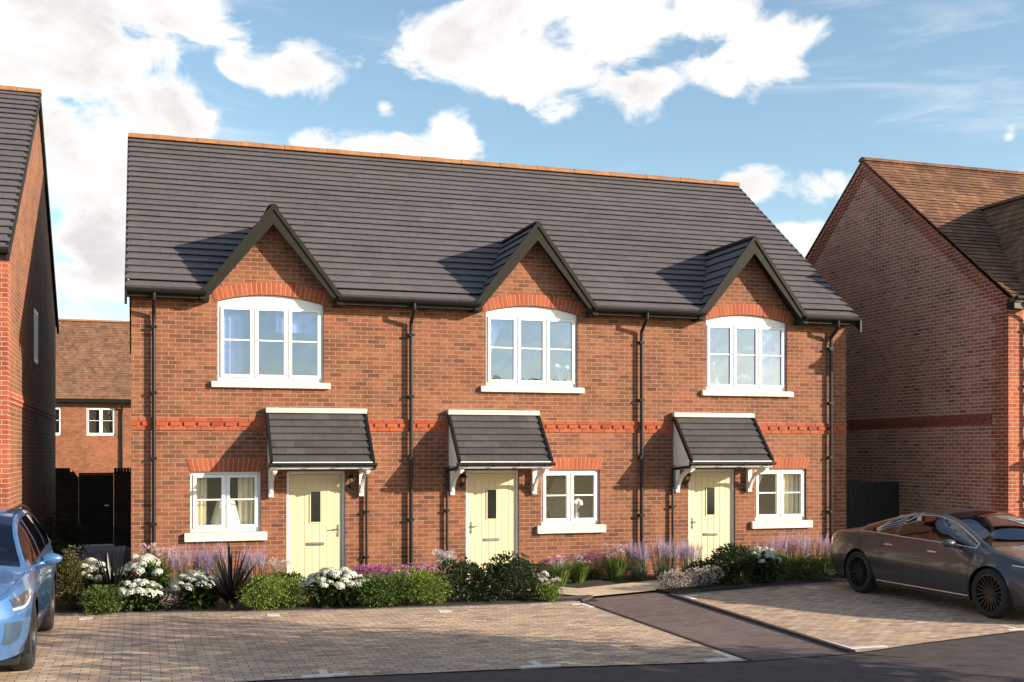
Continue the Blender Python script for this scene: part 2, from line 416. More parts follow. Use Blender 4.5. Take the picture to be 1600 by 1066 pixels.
def downpipe(house, x, ztop, y=0.0, neck=True, dx=.0, eave=.33, zbot=.02, r=.034):
    mb = MB()
    if neck:
        mb.tube([(x + dx, y - eave, ztop), (x + dx, y - eave, ztop - .12), (x, y - .075, ztop - .34), (x, y - .075, ztop - .5), (x, y - .075, zbot)], r, 10)
    else:
        mb.tube([(x, y - .075, ztop), (x, y - .075, zbot)], r, 10)
    z = ztop - .55
    while z > .3:
        mb.box(x - .05, x + .05, y - .115, y - .002, z - .02, z + .02); z -= 1.1
    return mb.build('downpipe', M['black'], house, smooth=True)

def make_canopy(house, xc, m, label_x=None, ztop=3.02, zbot=2.185, yb=-.80, hw=.87, pipe=1, y=0.0):
    """tiled lean-to porch canopy on brackets; the tiled slope is the part, the rest hangs under it"""
    y0 = y - .07
    run = Vector((0, y0 - (y + yb), ztop - zbot)); L = run.length; U = run.normalized(); N = U.cross(Vector((1, 0, 0))) * -1
    if N.z < 0: N = -N
    mb = MB()
    courses(mb, (xc - hw + .03, y + yb, zbot), (1, 0, 0), U, N, 7, L, lambda a, b: [(0, 2 * hw - .06, 0, 2 * hw - .06)], lift=.034, low=.004, nose=.03)
    root = mb.build('porch_canopy', M['tile_canopy'], house)
    for sx in (-1, 1):
        v = MB()
        x = xc + sx * (hw - .015)
        a = Vector((x, y + yb - .01, zbot)); b = Vector((x, y0 + .01, ztop + .01))
        pts = [a - N * .03, b - N * .03, b + N * .045, a + N * .045]
        v.prism([p - Vector((.024, 0, 0)) for p in pts], (.048, 0, 0))
        v.build('verge_trim', M['black'], root, fix=True)
    fl = MB(); fl.box(xc - hw - .005, xc + hw + .005, y - .12, y - .002, ztop + .012, ztop + .10)
    fl.build('flashing', M['lead'], root, bevel=.006)
    for sx in (-1, 1):
        ck = MB(); x = xc + sx * (hw - .045)
        ck.prism([(x - .012, y - .003, 2.10), (x - .012, y + yb + .045, 2.10), (x - .012, y + yb + .045, zbot - .04), (x - .012, y - .06, ztop - .045), (x - .012, y - .003, ztop - .045)], (.024, 0, 0))
        ck.build('cheek', M['white_wood'], root, fix=True)
    fa = MB()
    fa.box(xc - hw + .06, xc + hw - .06, y + yb + .03, y - .004, 2.085, 2.098)          # soffit
    fa.box(xc - hw + .012, xc + hw - .012, y + yb + .004, y + yb + .04, 2.07, 2.185)       # fascia
    fa.box(xc - hw + .03, xc + hw - .03, y + yb - .028, y + yb + .002, zbot - .018, zbot + .006)
    fa.build('fascia', M['white_wood'], root, bevel=.004)
    gu = MB()
    gu.tube([(xc - hw - .04, y + yb - .04, 2.142), (xc + hw + .04, y + yb - .04, 2.142)], .034, 10)
    for k in range(4):
        xx = xc - hw + .15 + k * (2 * hw - .3) / 3
        gu.box(xx - .012, xx + .012, y + yb - .078, y + yb + .003, 2.10, 2.165)
    xp = xc + pipe * (hw - .02)
    gu.build('gutter', M['black'], root, smooth=True)
    dp = MB()
    e = xc + pipe * (hw + .01)
    dp.tube([(e, y + yb - .04, 2.125), (e, y + yb + .05, 2.075), (xp + pipe * .03, y - .07, 2.03), (xp + pipe * .03, y - .062, 1.93), (xp + pipe * .03, y - .062, .02)], .026, 8)
    for z in (.5, 1.3): dp.box(xp + pipe * .03 - .04, xp + pipe * .03 + .04, y - .095, y - .002, z - .018, z + .018)
    dp.build('downpipe', M['black'], root, smooth=True)
    for sx in (-1, 1):
        b = MB(); x = xc + sx * (hw - .085)
        b.box(x - .04, x + .04, y - .095, y - .003, 1.58, 2.083)
        b.box(x - .034, x + .034, y + yb + .06, y - .097, 2.015, 2.083)
        n = 10; pts = []
        A = Vector((0, y - .09, 1.66)); B = Vector((0, y + yb + .14, 2.02)); C = Vector((0, y - .22, 1.98))
        ps = [A * (1 - t) ** 2 + C * 2 * t * (1 - t) + B * t * t for t in [i / n for i in range(n + 1)]]
        for p, q in zip(ps, ps[1:]):
            t = (q - p).normalized(); nn = Vector((0, -t.z, t.y)) * .032
            b.hexa([(x - .028, (p - nn).y, (p - nn).z), (x + .028, (p - nn).y, (p - nn).z), (x + .028, (q - nn).y, (q - nn).z), (x - .028, (q - nn).y, (q - nn).z),
                    (x - .028, (p + nn).y, (p + nn).z), (x + .028, (p + nn).y, (p + nn).z), (x + .028, (q + nn).y, (q + nn).z), (x - .028, (q + nn).y, (q + nn).z)])
        b.build('bracket', M['white_wood'], root, fix=True)
    return root

def make_door(house, xc, m, y=0.0):
    """plank door; m=+1 handle on the right"""
    fr = MB(); hw = .51; zt = 2.02
    fr.box(xc - hw, xc - hw + .05, y + .05, y + .13, 0, zt); fr.box(xc + hw - .05, xc + hw, y + .05, y + .13, 0, zt)
    fr.box(xc - hw + .05, xc + hw - .05, y + .05, y + .13, zt - .05, zt)
    fr.build('door_frame', M['white'], house, bevel=.004)
    d = MB(); a, b = xc - hw + .055, xc + hw - .055
    d.box(a, b, y + .075, y + .12, .03, zt - .055)
    # stiles / head / planks slightly proud of the backing so that the v-grooves show
    y1 = y + .066
    d.box(a + .002, a + .13, y1, y + .08, .032, zt - .058); d.box(b - .13, b - .002, y1, y + .08, .032, zt - .058)
    d.box(a + .13, b - .13, y1, y + .08, zt - .15, zt - .058)
    n = 5; w = (b - a - .26) / n
    for i in range(n):
        x0 = a + .13 + i * w + .005; x1 = a + .13 + (i + 1) * w - .005
        d.box(x0, x1, y1 + .002, y + .08, .032, zt - .155)
    leaf = d.build('door', M['door'], house, bevel=.003)
    g = MB(); g.box(xc - .085, xc + .085, y + .056, y + .0665, 1.13, 1.66)
    g.build('glazing', M['black_glass'], leaf)
    t = MB()
    for (x0, x1, z0, z1) in ((xc - .105, xc - .085, 1.11, 1.68), (xc + .085, xc + .105, 1.11, 1.68), (xc - .085, xc + .085, 1.66, 1.68), (xc - .085, xc + .085, 1.11, 1.13)):
        t.box(x0, x1, y + .054, y + .068, z0, z1)
    t.build('glazing_trim', M['door'], leaf)
    lp = MB(); lp.box(xc - .15, xc + .15, y + .046, y + .068, .72, .775); lp.box(xc - .12, xc + .12, y + .038, y + .047, .735, .76)
    lp.build('letter_plate', M['steel'], leaf, bevel=.004)
    hx = xc + m * (hw - .115)
    h = MB(); h.box(hx - .016, hx + .016, y + .056, y + .066, .86, 1.08)
    h.tube([(hx, y + .06, 1.0), (hx, y + .02, 1.0), (hx - m * .12, y + .02, 1.0)], .010, 8); h.tube([(hx, y + .066, .9), (hx, y + .045, .9)], .015, 10)
    h.build('handle', M['steel'], leaf, smooth=True)
    st = MB(); st.box(xc - hw + .001, xc + hw - .001, y - .04, y + .13, -.02, .028)
    st.build('threshold', M['steel'], house)
    return leaf
M['black_glass'] = glass_mat('door_light_glass', .10, tint=(.10, .10, .11, 1), rough=.15)

def lantern(house, x, z=1.78, y=0.0):
    b = MB(); b.lathe([(.0, 0), (.045, 0), (.045, .015), (.0, .015)], 12, Matrix.Translation((x, y - .002, z - .02)) @ Matrix.Rotation(R(90), 4, 'X'))
    b.tube([(x, y - .015, z - .02), (x, y - .07, z - .06), (x, y - .13, z - .03), (x, y - .13, z + .02)], .009, 8)
    b.lathe([(.0, .19), (.03, .185), (.085, .125), (.08, .118), (.0, .13)], 14, Matrix.Translation((x, y - .13, z)))
    b.lathe([(.0, .0), (.04, .0), (.045, .02), (.0, .025)], 12, Matrix.Translation((x, y - .13, z)))
    for k in range(4):
        a = k * math.pi / 2 + .5
        b.tube([(x + .04 * math.cos(a), y - .13 + .04 * math.sin(a), z + .02), (x + .075 * math.cos(a), y - .13 + .075 * math.sin(a), z + .12)], .005, 5)
    o = b.build('wall_lantern', M['black'], house, smooth=True)
    g = MB(); g.lathe([(.036, .022), (.05, .05), (.066, .12)], 14, Matrix.Translation((x, y - .13, z)))
    g.build('lantern_glass', M['globe'], o, smooth=True)
    bu = MB(); bu.blob((x, y - .13, z + .07), (.022, .022, .035)); bu.build('bulb', M['shade'], o, smooth=True)

# ------------------------------------------------------------------ the terrace
EAVE_Y, EAVE_Z, RIDGE_Y, RIDGE_Z = -.28, 5.06, 4.6, 8.78
KS = (RIDGE_Z - EAVE_Z) / (RIDGE_Y - EAVE_Y)
DAP, DHW = 6.54, 1.17          # dormer ridge height and half width at the eave
DEZ = 5.02                     # height of dormer feet
def gap_w(Y):
    zm = EAVE_Z + KS * (Y - EAVE_Y)
    return max(0.0, DHW * (DAP - zm) / (DAP - DEZ))

def make_house(label, x0, x1, xc, m, end=0, content=None):
    T = thing('terraced_house', label, 'house', (xc, 0, 0), 0, 'brick houses of the terrace')
    a, b = x0 - xc, x1 - xc
    vl = .09 if end == -1 else 0; vr = .09 if end == 1 else 0
    dx, gx = m * .77, -m * .765
    # --- walls
    w = MB()
    gab = lambda x: max(4.98, DAP - .13 - (DAP - DEZ) / DHW * abs(x))
    xk = (DAP - .13 - 4.98) / ((DAP - DEZ) / DHW)
    holes = [(-.90, .90, 3.57, arc_fn(0, .90, 4.93, .135), 18), (gx - .585, gx + .585, .99, lambda x: 2.02, 1), (dx - .51, dx + .51, 0.0, lambda x: 2.02, 1)]
    wall_front(w, a, b, -.1, gab, holes, xs_extra=(0, -xk, xk))
    hg = 9.3
    for (x, s) in ((a, -1), (b, 1)):
        pts = [(x, 0, -.1), (x, hg, -.1), (x, hg, 5.0), (x, RIDGE_Y, 8.68), (x, 0, 5.12)]
        if end != s: pts = [(x - s * .003, p[1], p[2] - (.12 if p[1] < 9 and p[2] > 0 else 0)) for p in pts]
        w.poly(pts[::-1] if s < 0 else pts)
    w.quad((b, hg, -.1), (a, hg, -.1), (a, hg, 5), (b, hg, 5))
    w.build('wall', M['brick'], T)
    # --- interior shell
    i = MB(); y0, y1 = .125, 3.4
    for (z0, z1, ye) in ((.03, 2.5, 1.5), (2.8, 5.2, 2.2)):
        xa, xb = a + .1, b - .1
        i.quad((xa, y0, z0), (xb, y0, z0), (xb, ye, z0), (xa, ye, z0)); i.quad((xa, y0, z1), (xa, ye, z1), (xb, ye, z1), (xb, y0, z1))
        i.quad((xa, ye, z0), (xb, ye, z0), (xb, ye, z1), (xa, ye, z1))
        i.quad((xa, y0, z0), (xa, ye, z0), (xa, ye, z1), (xa, y0, z1)); i.quad((xb, ye, z0), (xb, y0, z0), (xb, y0, z1), (xb, ye, z1))
    pw = (gx + dx) / 2
    i.quad((pw, y0, .03), (pw, 1.5, .03), (pw, 1.5, 2.5), (pw, y0, 2.5))
    i.build('interior', M['interior'], T)
    # --- main roof, front slope in tile courses
    sl = Vector((0, RIDGE_Y - EAVE_Y, RIDGE_Z - EAVE_Z)); L = sl.length; U = sl.normalized(); N = Vector((0, -U.z, U.y))
    r = MB()
    def span(t0, t1):
        w0, w1 = gap_w(EAVE_Y + U.y * t0), gap_w(EAVE_Y + U.y * t1)
        w0 = max(0, w0 - .04) if w0 else 0; w1 = max(0, w1 - .04) if w1 else 0
        aa, bb = a - vl - (0 if not vl else .0), b + vr
        if w0 == 0 and w1 == 0: return [(aa, bb, aa, bb)]
        return [(aa, -w0, aa, -w1), (w0, bb, w1, bb)]
    courses(r, (0, EAVE_Y, EAVE_Z), (1, 0, 0), U, N, 26, L, span, lift=.047, nose=.06)
    r.quad((a - vl, RIDGE_Y, RIDGE_Z), (b + vr, RIDGE_Y, RIDGE_Z), (b + vr, 9.6, EAVE_Z - .06), (a - vl, 9.6, EAVE_Z - .06))
    roof = r.build('roof', M['tile'], T)
    rd = MB(); x = a - vl; k = 0
    while x < b + vr - .01:
        xe = min(x + .45, b + vr)
        rr = .112 + (.006 if k % 2 else 0)
        pts = [(x, RIDGE_Y + rr * 1.1 * math.cos(t), RIDGE_Z + .0 + rr * math.sin(t)) for t in [math.pi * j / 8 for j in range(9)]]
        rd.prism(pts, (xe - x - .006, 0, 0)); x = xe; k += 1
    rd.build('ridge_tiles', M['ridge'], roof, fix=True)
    for s, e in ((-1, a - .09), (1, b + .06)):
        if end != s: continue
        vb = MB()
        for (p, q) in (((EAVE_Y - .125, EAVE_Z - .095), (RIDGE_Y, RIDGE_Z)), ((RIDGE_Y, RIDGE_Z), (9.62, EAVE_Z - .1))):
            vb.prism([(e - .01, p[0], p[1] - .2), (e - .01, q[0], q[1] - .2), (e - .01, q[0], q[1] + .035), (e - .01, p[0], p[1] + .035)], (.04, 0, 0))
        vb.build('verge_board', M['black'], roof, fix=True)
    # --- eaves: fascia, soffit and gutter on both sides of the gable
    fe = DHW - .06
    for (xa, xb) in ((a - vl, -fe), (fe, b + vr)):
        fs = MB(); gu = MB(); n = 7
        fs.box(xa, xb, EAVE_Y + .0, EAVE_Y + .025, 4.92, 5.055)
        fs.box(xa, xb, EAVE_Y + .0245, -.002, 4.935, 4.95)
        prof = [(EAVE_Y - .06 + .056 * math.cos(math.pi * j / n), 5.05 - .075 * math.sin(math.pi * j / n)) for j in range(n + 1)]
        gu.prism([(xa - .01, p, z) for p, z in prof], (xb - xa + .02, 0, 0))
        fs.build('eaves_fascia', M['barge'], T)
        gu.build('gutter', M['black'], T, fix=True)
    # --- gable dormer roof
    dm = MB(); yf = -.27
    yb = EAVE_Y + (DAP - EAVE_Z) / KS
    for s in (-1, 1):
        Ud = Vector((-s * DHW, 0, DAP - DEZ)); Ld = Ud.length; Ud.normalize(); Nd = Vector((s * Ud.z, 0, abs(Ud.x)))
        def sp(t0, t1, s=s):
            def back(t): return (EAVE_Y + (DEZ + (DAP - DEZ) * t / Ld - EAVE_Z) / KS) - yf + .03
            b0, b1 = max(.0, back(t0)), max(.02, back(t1))
            return [(0, b0, 0, b1)]
        courses(dm, (s * DHW, yf, DEZ), (0, 1, 0), Ud, Nd, 8, Ld, sp, lift=.045, nose=.05)
    dr = dm.build('dormer_roof', M['tile'], T, fix=False)
    rg = MB()
    rg.prism([(.10 * math.cos(t), yf - .005, DAP - .03 + .085 * math.sin(t)) for t in [math.pi * j / 6 for j in range(7)]], (0, yb - yf + .03, 0))
    rg.build('ridge_tiles', M['barge'], dr, fix=True)
    for s in (-1, 1):
        bb = MB()
        dirv = Vector((s * DHW, 0, DEZ - DAP)).normalized(); nn = Vector((-dirv.z * s, 0, dirv.x * s)) if s > 0 else Vector((dirv.z, 0, -dirv.x))
        nn = Vector((s * (DAP - DEZ), 0, DHW)).normalized()   # outward normal of the slope
        ap = Vector((0, 0, DAP + .035)); k = .245 / nn.z
        ft = Vector((s * (DHW + .03), 0, DEZ - .01))
        Ytop, th = yf - .035, .035
        # board: outer edge ap->ft, inner edge lower by a vertical offset
        low = .275
        P = [ap, ft, Vector((ft.x, 0, ft.z - .10)), Vector((s * (DHW - .06), 0, DEZ - .11)), ap - Vector((0, 0, low + .06))]
        P = [Vector((p.x, Ytop, p.z)) for p in P]
        bb.prism(P if s > 0 else P[::-1], (0, th, 0))
        # raised outer trim (the tile verge)
        Q = [ap + Vector((0, 0, .015)), ft + Vector((s * .012, 0, .01)), ft + Vector((-s * .035, 0, -.05)), ap - Vector((0, 0, .085))]
        Q = [Vector((p.x, Ytop - .022, p.z)) for p in Q]
        bb.prism(Q if s > 0 else Q[::-1], (0, .0215, 0))
        # soffit under the overhang
        sA = ap - Vector((0, 0, .16)); sB = Vector((s * (DHW - .03), 0, DEZ - .07))
        bb.hexa([(sA.x, yf, sA.z), (sB.x, yf, sB.z), (sB.x, -.002, sB.z), (sA.x, -.002, sA.z),
                 (sA.x, yf, sA.z + .03), (sB.x, yf, sB.z + .03), (sB.x, -.002, sB.z + .03), (sA.x, -.002, sA.z + .03)])
        # boxed foot
        xa, xb = sorted((s * (DHW - .115), s * (DHW + .03)))
        bb.box(xa, xb, yf - .005, -.003, 4.895, 5.0)
        bb.build('bargeboard', M['barge'], dr, fix=True)
    # --- windows, door and trim
    make_window(T, 0, 1.80, 3.57, 4.93, 3, rise=.135, head=4.90)
    arch_bricks(T, 0, 1.80, 4.93, .135, .225, 24)
    make_window(T, gx, 1.17, .99, 2.02, 2, glass='glass_gf', sill_h=.15, sill_over=.10)
    arch_bricks(T, gx, 1.17, 2.02, 0, .225, 15, splay=.06)
    make_door(T, dx, m)
    make_canopy(T, dx, m, pipe=m)
    lantern(T, dx + m * .60)
    cz = 2.72
    band_course(T, a, b, cz, skip=((dx - .86, dx + .86),))
    px = {-1: [x0 + .36], 0: [], 1: [x1 - .41]}[end]
    if end == -1: downpipe(T, x0 + .36 - xc, 5.0)
    downpipe(T, (x0 - xc) + .05 if end != -1 else b + .03, 5.0) if end != -1 else None
    if end == 1: downpipe(T, b - .41, 5.0)
    return T

H1 = make_house('left end terraced house whose ground floor window is left of its yellow door', -.15, 4.55, 2.15, 1, -1)
H2 = make_house('middle terraced house between the other two, yellow door left of its window', 4.55, 9.05, 6.92, -1, 0)
H3 = make_house('right end terraced house, nearest the dark saloon car, yellow door left of its window', 9.05, 13.69, 11.41, -1, 1)

# things seen through the windows
def curtain(x0, x1, z0, z1, y, label, mat='curtain', tie=None, grp='curtains hanging inside the windows'):
    mb = MB(); n = 40; rows = 12 if tie else 1
    def pt(i, j):
        f = j / rows; z = z1 + (z0 - z1) * f
        u = i / n
        xa, xb = x0, x1
        if tie:
            k = min(1, f / .6)
            if tie > 0: xb = x1 + (x0 + .1 - x1) * k ** .8
            else: xa = x0 + (x1 - .1 - x0) * k ** .8
        return (xa + (xb - xa) * u, y + .022 * math.sin(u * 26 + f), z)
    for j in range(rows):
        for i in range(n): mb.quad(pt(i, j + 1), pt(i + 1, j + 1), pt(i + 1, j), pt(i, j))
    o = mb.build('curtain', M[mat], None, smooth=True, angle=180)
    return tag(o, label, 'curtain', grp)
g1 = 1.385; g2 = 7.685; g3 = 12.175
curtain(g1 - .58, g1 - .3, .9, 2.1, .24, 'cream curtain at the left side of the table lamp window')
curtain(g1 + .22, g1 + .6, .9, 2.1, .24, 'cream curtain at the right side of the table lamp window')
curtain(g3 + .12, g3 + .58, .9, 2.1, .24, 'cream curtain in the right half of the right end house ground floor window')
curtain(g3 - .58, g3 - .1, .9, 2.1, .26, 'cream curtain tied to the left in the right end house ground floor window', tie=1)
curtain(6.92 - .86, 6.92 - .33, 3.5, 5.0, .25, 'white curtain tied back in the left light of the middle upper window', 'net', tie=1)
curtain(2.15 - .86, 2.15 - .45, 3.5, 5.0, .25, 'white net curtain at the left of the left upper window', 'net')
curtain(2.15 + .1, 2.15 + .8, 4.45, 5.0, .25, 'white blind half drawn in the left upper window', 'net')
curtain(11.41 + .45, 11.41 + .86, 3.5, 5.0, .25, 'white curtain at the right of the right upper window', 'net')
curtain(11.41 - .6, 11.41 - .3, 4.3, 4.75, .6, 'pale wall hanging seen through the right upper window', 'net', grp=None)
L = thing('table_lamp', 'table lamp with a wide cream shade behind the left ground floor window', 'lamp', (g1 + .04, .36, .9))
mb = MB(); mb.lathe([(.0, .62), (.16, .62), (.285, .20), (.24, .18), (.0, .2)], 8); mb.build('lamp_shade', M['shade'], L)
mb = MB(); mb.lathe([(.0, 0), (.09, 0), (.09, .02), (.02, .05), (.02, .3), (.0, .3)], 14); mb.build('lamp_base', M['steel'], L, smooth=True)
def vase(x, y, z, label, tall=.24, col='net'):
    V = thing('vase', label, 'vase', (x, y, z))
    mb = MB(); mb.lathe([(.0, 0), (.05, 0), (.075, tall * .4), (.045, tall * .8), (.055, tall), (.04, tall), (.0, tall * .5)], 14); mb.build('vessel', M[col], V, smooth=True)
    mb = MB()
    for k in range(7):
        a = random.uniform(0, 6.28); s = random.uniform(.05, .18)
        p = Vector((s * math.cos(a), s * math.sin(a), tall + .16 + random.random() * .1))
        mb.tube([(0, 0, tall * .8), (p.x * .4, p.y * .4, tall + .1), tuple(p)], .006, 5)
        mb.blob(p, (.045, .045, .04), 8, 5)
    mb.blob((0, 0, tall * .85), (.05, .05, .06), 8, 5)
    mb.build('flowers', M['net'], V)
vase(11.41 - .57, .22, 3.6, 'white orchid in a pot behind the right upper window')
vase(11.41 + .02, .22, 3.55, 'low white flowers in the middle light of the right upper window', .1)
vase(7.685 + .22, .28, .99, 'white vase of flowers behind the middle ground floor window', .2)
vase(6.92 + .62, .24, 3.58, 'small white pot in the right light of the middle upper window', .16)

# ------------------------------------------------------------------ neighbouring houses
def quoins(T, x, y, z0, z1, fx, name='quoin', gmat='brick_red'):
    """toothed red corner: fx = direction (+1/-1) in which the front leg runs; gable leg runs towards +Y"""
    mb = MB(); mg = MB(); z = z0; k = 0
    while z < z1:
        l = .45 if k % 2 else .335
        h = .225
        xa, xb = sorted((x - fx * .008, x + fx * l))
        mb.box(xa, xb, y - .008, y + .02, z, min(z + h, z1) - .0)
        k2 = .45 if not k % 2 else .335
        xa, xb = sorted((x - fx * .0085, x + fx * .02))
        mg.box(xa, xb, y + .0205, y + k2, z, min(z + h, z1))
        z += h; k += 1
    mg.build(name, M[gmat], T)
    return mb.build(name, M['brick_red'], T)

# left house -----------------------------------------------------------------
TL = thing('detached_house', 'brick house with charcoal roof cut off by the left edge, beside the blue car', 'house', (-1.95, 0, 0))
w = MB(); lw, yf, yr, yr2 = -9.0, -1.0, 9.55, 4.5
LZ, LR = 5.42, 9.38
holes = [(-3.2, -1.6, 3.6, lambda x: 4.9, 1), (-3.0, -1.8, .9, lambda x: 2.1, 1), (-6.2, -5.2, 0, lambda x: 2.05, 1)]
wall_front(w, lw, 0, -.1, lambda x: LZ, holes, y=yf)
# gable (faces +X) with one narrow window
def gz(Y): return LZ + (LR - LZ) * (1 - abs(Y - yr2) / (yr2 - yf)) if Y < yr2 else LZ + (LR - LZ) * (1 - (Y - yr2) / (yr - yr2))
ya, yb, za, zb = 3.65, 4.45, 4.1, 5.12
w.poly([(0, yf, -.1), (0, ya, -.1), (0, ya, gz(ya)), (0, yf, LZ)])
w.poly([(0, yb, -.1), (0, yr, -.1), (0, yr, LZ), (0, yr2, LR), (0, yb, gz(yb))])
w.quad((0, ya, -.1), (0, yb, -.1), (0, yb, za), (0, ya, za)); w.quad((0, ya, zb), (0, yb, zb), (0, yb, gz(yb)), (0, ya, gz(ya)))
for q in (((0, ya, za), (0, yb, za), (-.1, yb, za), (-.1, ya, za)), ((0, ya, zb), (-.1, ya, zb), (-.1, yb, zb), (0, yb, zb)), ((0, ya, za), (-.1, ya, za), (-.1, ya, zb), (0, ya, zb)), ((0, yb, za), (0, yb, zb), (-.1, yb, zb), (-.1, yb, za))): w.quad(*q)
w.quad((lw, yr, -.1), (lw, yf, -.1), (lw, yf, LZ), (lw, yr, LZ)); w.quad((0, yr, -.1), (lw, yr, -.1), (lw, yr, LZ), (0, yr, LZ))
w.build('wall', M['brick'], TL)
f = MB()
for q in ((ya, ya + .07, za, zb), (yb - .07, yb, za, zb), (ya + .07, yb - .07, za, za + .07), (ya + .07, yb - .07, zb - .07, zb), (ya + .37, ya + .43, za + .07, zb - .07)): f.box(-.07, .012, q[0], q[1], q[2], q[3])
wo = f.build('window', M['white'], TL)
g = MB(); g.quad((-.04, ya + .07, za + .07), (-.04, yb - .07, za + .07), (-.04, yb - .07, zb - .07), (-.04, ya + .07, zb - .07)); g.build('pane', M['black_glass'], wo)
make_window(TL, -2.4, 1.6, 3.6, 4.9, 3, y=yf); make_window(TL, -2.4, 1.2, .9, 2.1, 2, y=yf)
d = MB(); d.box(-6.2, -5.2, yf + .05, yf + .1, 0, 2.05); d.build('door', M['door'], TL)
r = MB()
ye, ze = yf - .28, LZ - .02
sl = Vector((0, yr2 - ye, LR + .12 - ze)); Ls = sl.length; U = sl.normalized(); N = Vector((0, -U.z, U.y))
courses(r, (0, ye, ze), (1, 0, 0), U, N, 27, Ls, lambda a, b: [(lw - .05, .05, lw - .05, .05)], lift=.047, nose=.06)
r.quad((lw - .05, yr2, LR + .12), (.05, yr2, LR + .12), (.05, yr + .28, ze), (lw - .05, yr + .28, ze))
ro = r.build('roof', M['tile'], TL)
rd = MB()
for k in range(20):
    x = .07 - k * .45
    rd.prism([(x, yr2 + .13 * math.cos(t), LR + .10 + (.105 + .005 * (k % 2)) * math.sin(t)) for t in [math.pi * j / 8 for j in range(9)]], (-.444, 0, 0))
rd.build('ridge_tiles', M['ridge'], ro, fix=True)
vb = MB()
for (p, q) in (((ye, ze), (yr2, LR + .12)), ((yr2, LR + .12), (yr + .3, ze))):
    vb.prism([(.01, p[0], p[1] - .16), (.01, q[0], q[1] - .16), (.01, q[0], q[1] + .035), (.01, p[0], p[1] + .035)], (.05, 0, 0))
vb.build('verge_board', M['barge'], ro, fix=True)
quoins(TL, 0, yf, -.08, LZ - .1, -1)
gu = MB(); gu.tube([(lw, ye - .05, ze + .0), (.06, ye - .05, ze + .0)], .055, 8); gu.box(lw, .04, ye + .02, ye + .05, ze - .15, ze - .01); gu.build('gutter', M['black'], TL)
bc = MB()
for k in range(3): bc.box(-.01, .014 + (.014 if k == 1 else 0), yf + .46, yr, 3.12 + k * .075, 3.19 + k * .075)
bc.build('brick_band', M['brick_red'], TL)

# right house ----------------------------------------------------------------
TR = thing('detached_house', 'brick house with brown tiled roof at the right edge, its side wall in shade', 'house', (16.0, 0, 0))
w = MB(); rx, yf, yr2 = 9.0, -1.97, 2.68; yr = 2 * yr2 - yf
RZ, RR = 5.36, 9.05
cxg, cap, chw = 1.86, 7.78, 1.62           # wall dormer on the front
def gabr(x): return max(RZ, cap - .12 - (cap - 5.25) / chw * abs(x - cxg))
xk = (cap - .12 - RZ) / ((cap - 5.25) / chw)
holes = [(cxg - .9, cxg + .9, 3.6, arc_fn(cxg, .9, 4.95, .135), 12), (cxg - .3, cxg + .9, .99, lambda x: 2.02, 1), (4.2, 5.2, 0, lambda x: 2.02, 1)]
wall_front(w, 0, rx, -.1, gabr, holes, y=yf, xs_extra=(cxg, cxg - xk, cxg + xk))
w.poly([(0, yr, -.1), (0, yf, -.1), (0, yf, RZ), (0, yr2, RR), (0, yr, RZ)])
w.poly([(rx, yf, -.1), (rx, yr, -.1), (rx, yr, RZ), (rx, yr2, RR), (rx, yf, RZ)])
w.quad((rx, yr, -.1), (0, yr, -.1), (0, yr, RZ), (rx, yr, RZ))
w.build('wall', M['brick_brown'], TR)
make_window(TR, cxg, 1.8, 3.6, 4.95, 3, rise=.135, head=4.92, y=yf); arch_bricks(TR, cxg, 1.8, 4.95, .135, .225, 24, y=yf)
make_window(TR, cxg + .3, 1.2, .99, 2.02, 2, y=yf, sill_h=.15); make_door(TR, 4.7, 1, y=yf)
i = MB(); i.box(.1, rx - .1, yf + .14, yf + 3, .03, 2.6); i.box(.1, rx - .1, yf + .14, yf + 3, 2.8, 5.2); i.build('interior', M['interior'], TR)
r = MB(); ye, ze = yf - .22, RZ - .05
sl = Vector((0, yr2 - ye, RR + .1 - ze)); Ls = sl.length; U = sl.normalized(); N = Vector((0, -U.z, U.y)); kr = sl.z / sl.y
def gapr(Y):
    zm = ze + kr * (Y - ye); return max(0, chw * (cap - zm) / (cap - 5.25))
def spanr(t0, t1):
    a, b = gapr(ye + U.y * t0), gapr(ye + U.y * t1)
    if a == 0 and b == 0: return [(-.06, rx + .06, -.06, rx + .06)]
    return [(-.06, cxg - a, -.06, cxg - b), (cxg + a, rx + .06, cxg + b, rx + .06)]
courses(r, (0, ye, ze), (1, 0, 0), U, N, 40, Ls, spanr, lift=.03, nose=.02)
r.quad((-.06, yr2, RR + .1), (rx + .06, yr2, RR + .1), (rx + .06, yr + .22, ze), (-.06, yr + .22, ze))
ro = r.build('roof', M['tile_brown'], TR)
rd = MB()
for k in range(21):
    x = -.07 + k * .45
    rd.prism([(x, yr2 + .13 * math.cos(t), RR + .07 + (.09 + .005 * (k % 2)) * math.sin(t)) for t in [math.pi * j / 8 for j in range(9)]], (.444, 0, 0))
rd.build('ridge_tiles', M['tile_brown'], ro, fix=True)
dm = MB(); y0 = yf - .28
for s in (-1, 1):
    Ud = Vector((-s * chw, 0, cap - 5.25)); Ld = Ud.length; Ud.normalize(); Nd = Vector((s * Ud.z, 0, abs(Ud.x)))
    def sp(t0, t1):
        def back(t): return max(.02, ye + (5.25 + (cap - 5.25) * t / Ld - ze) / kr - y0 + .03)
        return [(0, back(t0), 0, back(t1))]
    courses(dm, (cxg + s * chw, y0, 5.25), (0, 1, 0), Ud, Nd, 19, Ld, sp, lift=.02)
dr = dm.build('dormer_roof', M['tile_brown'], TR)
yb = ye + (cap - ze) / kr
rg = MB(); rg.prism([(cxg + .11 * math.cos(t), y0, cap - .03 + .085 * math.sin(t)) for t in [math.pi * j / 6 for j in range(7)]], (0, yb - y0 + .03, 0)); rg.build('ridge_tiles', M['tile_brown'], dr, fix=True)
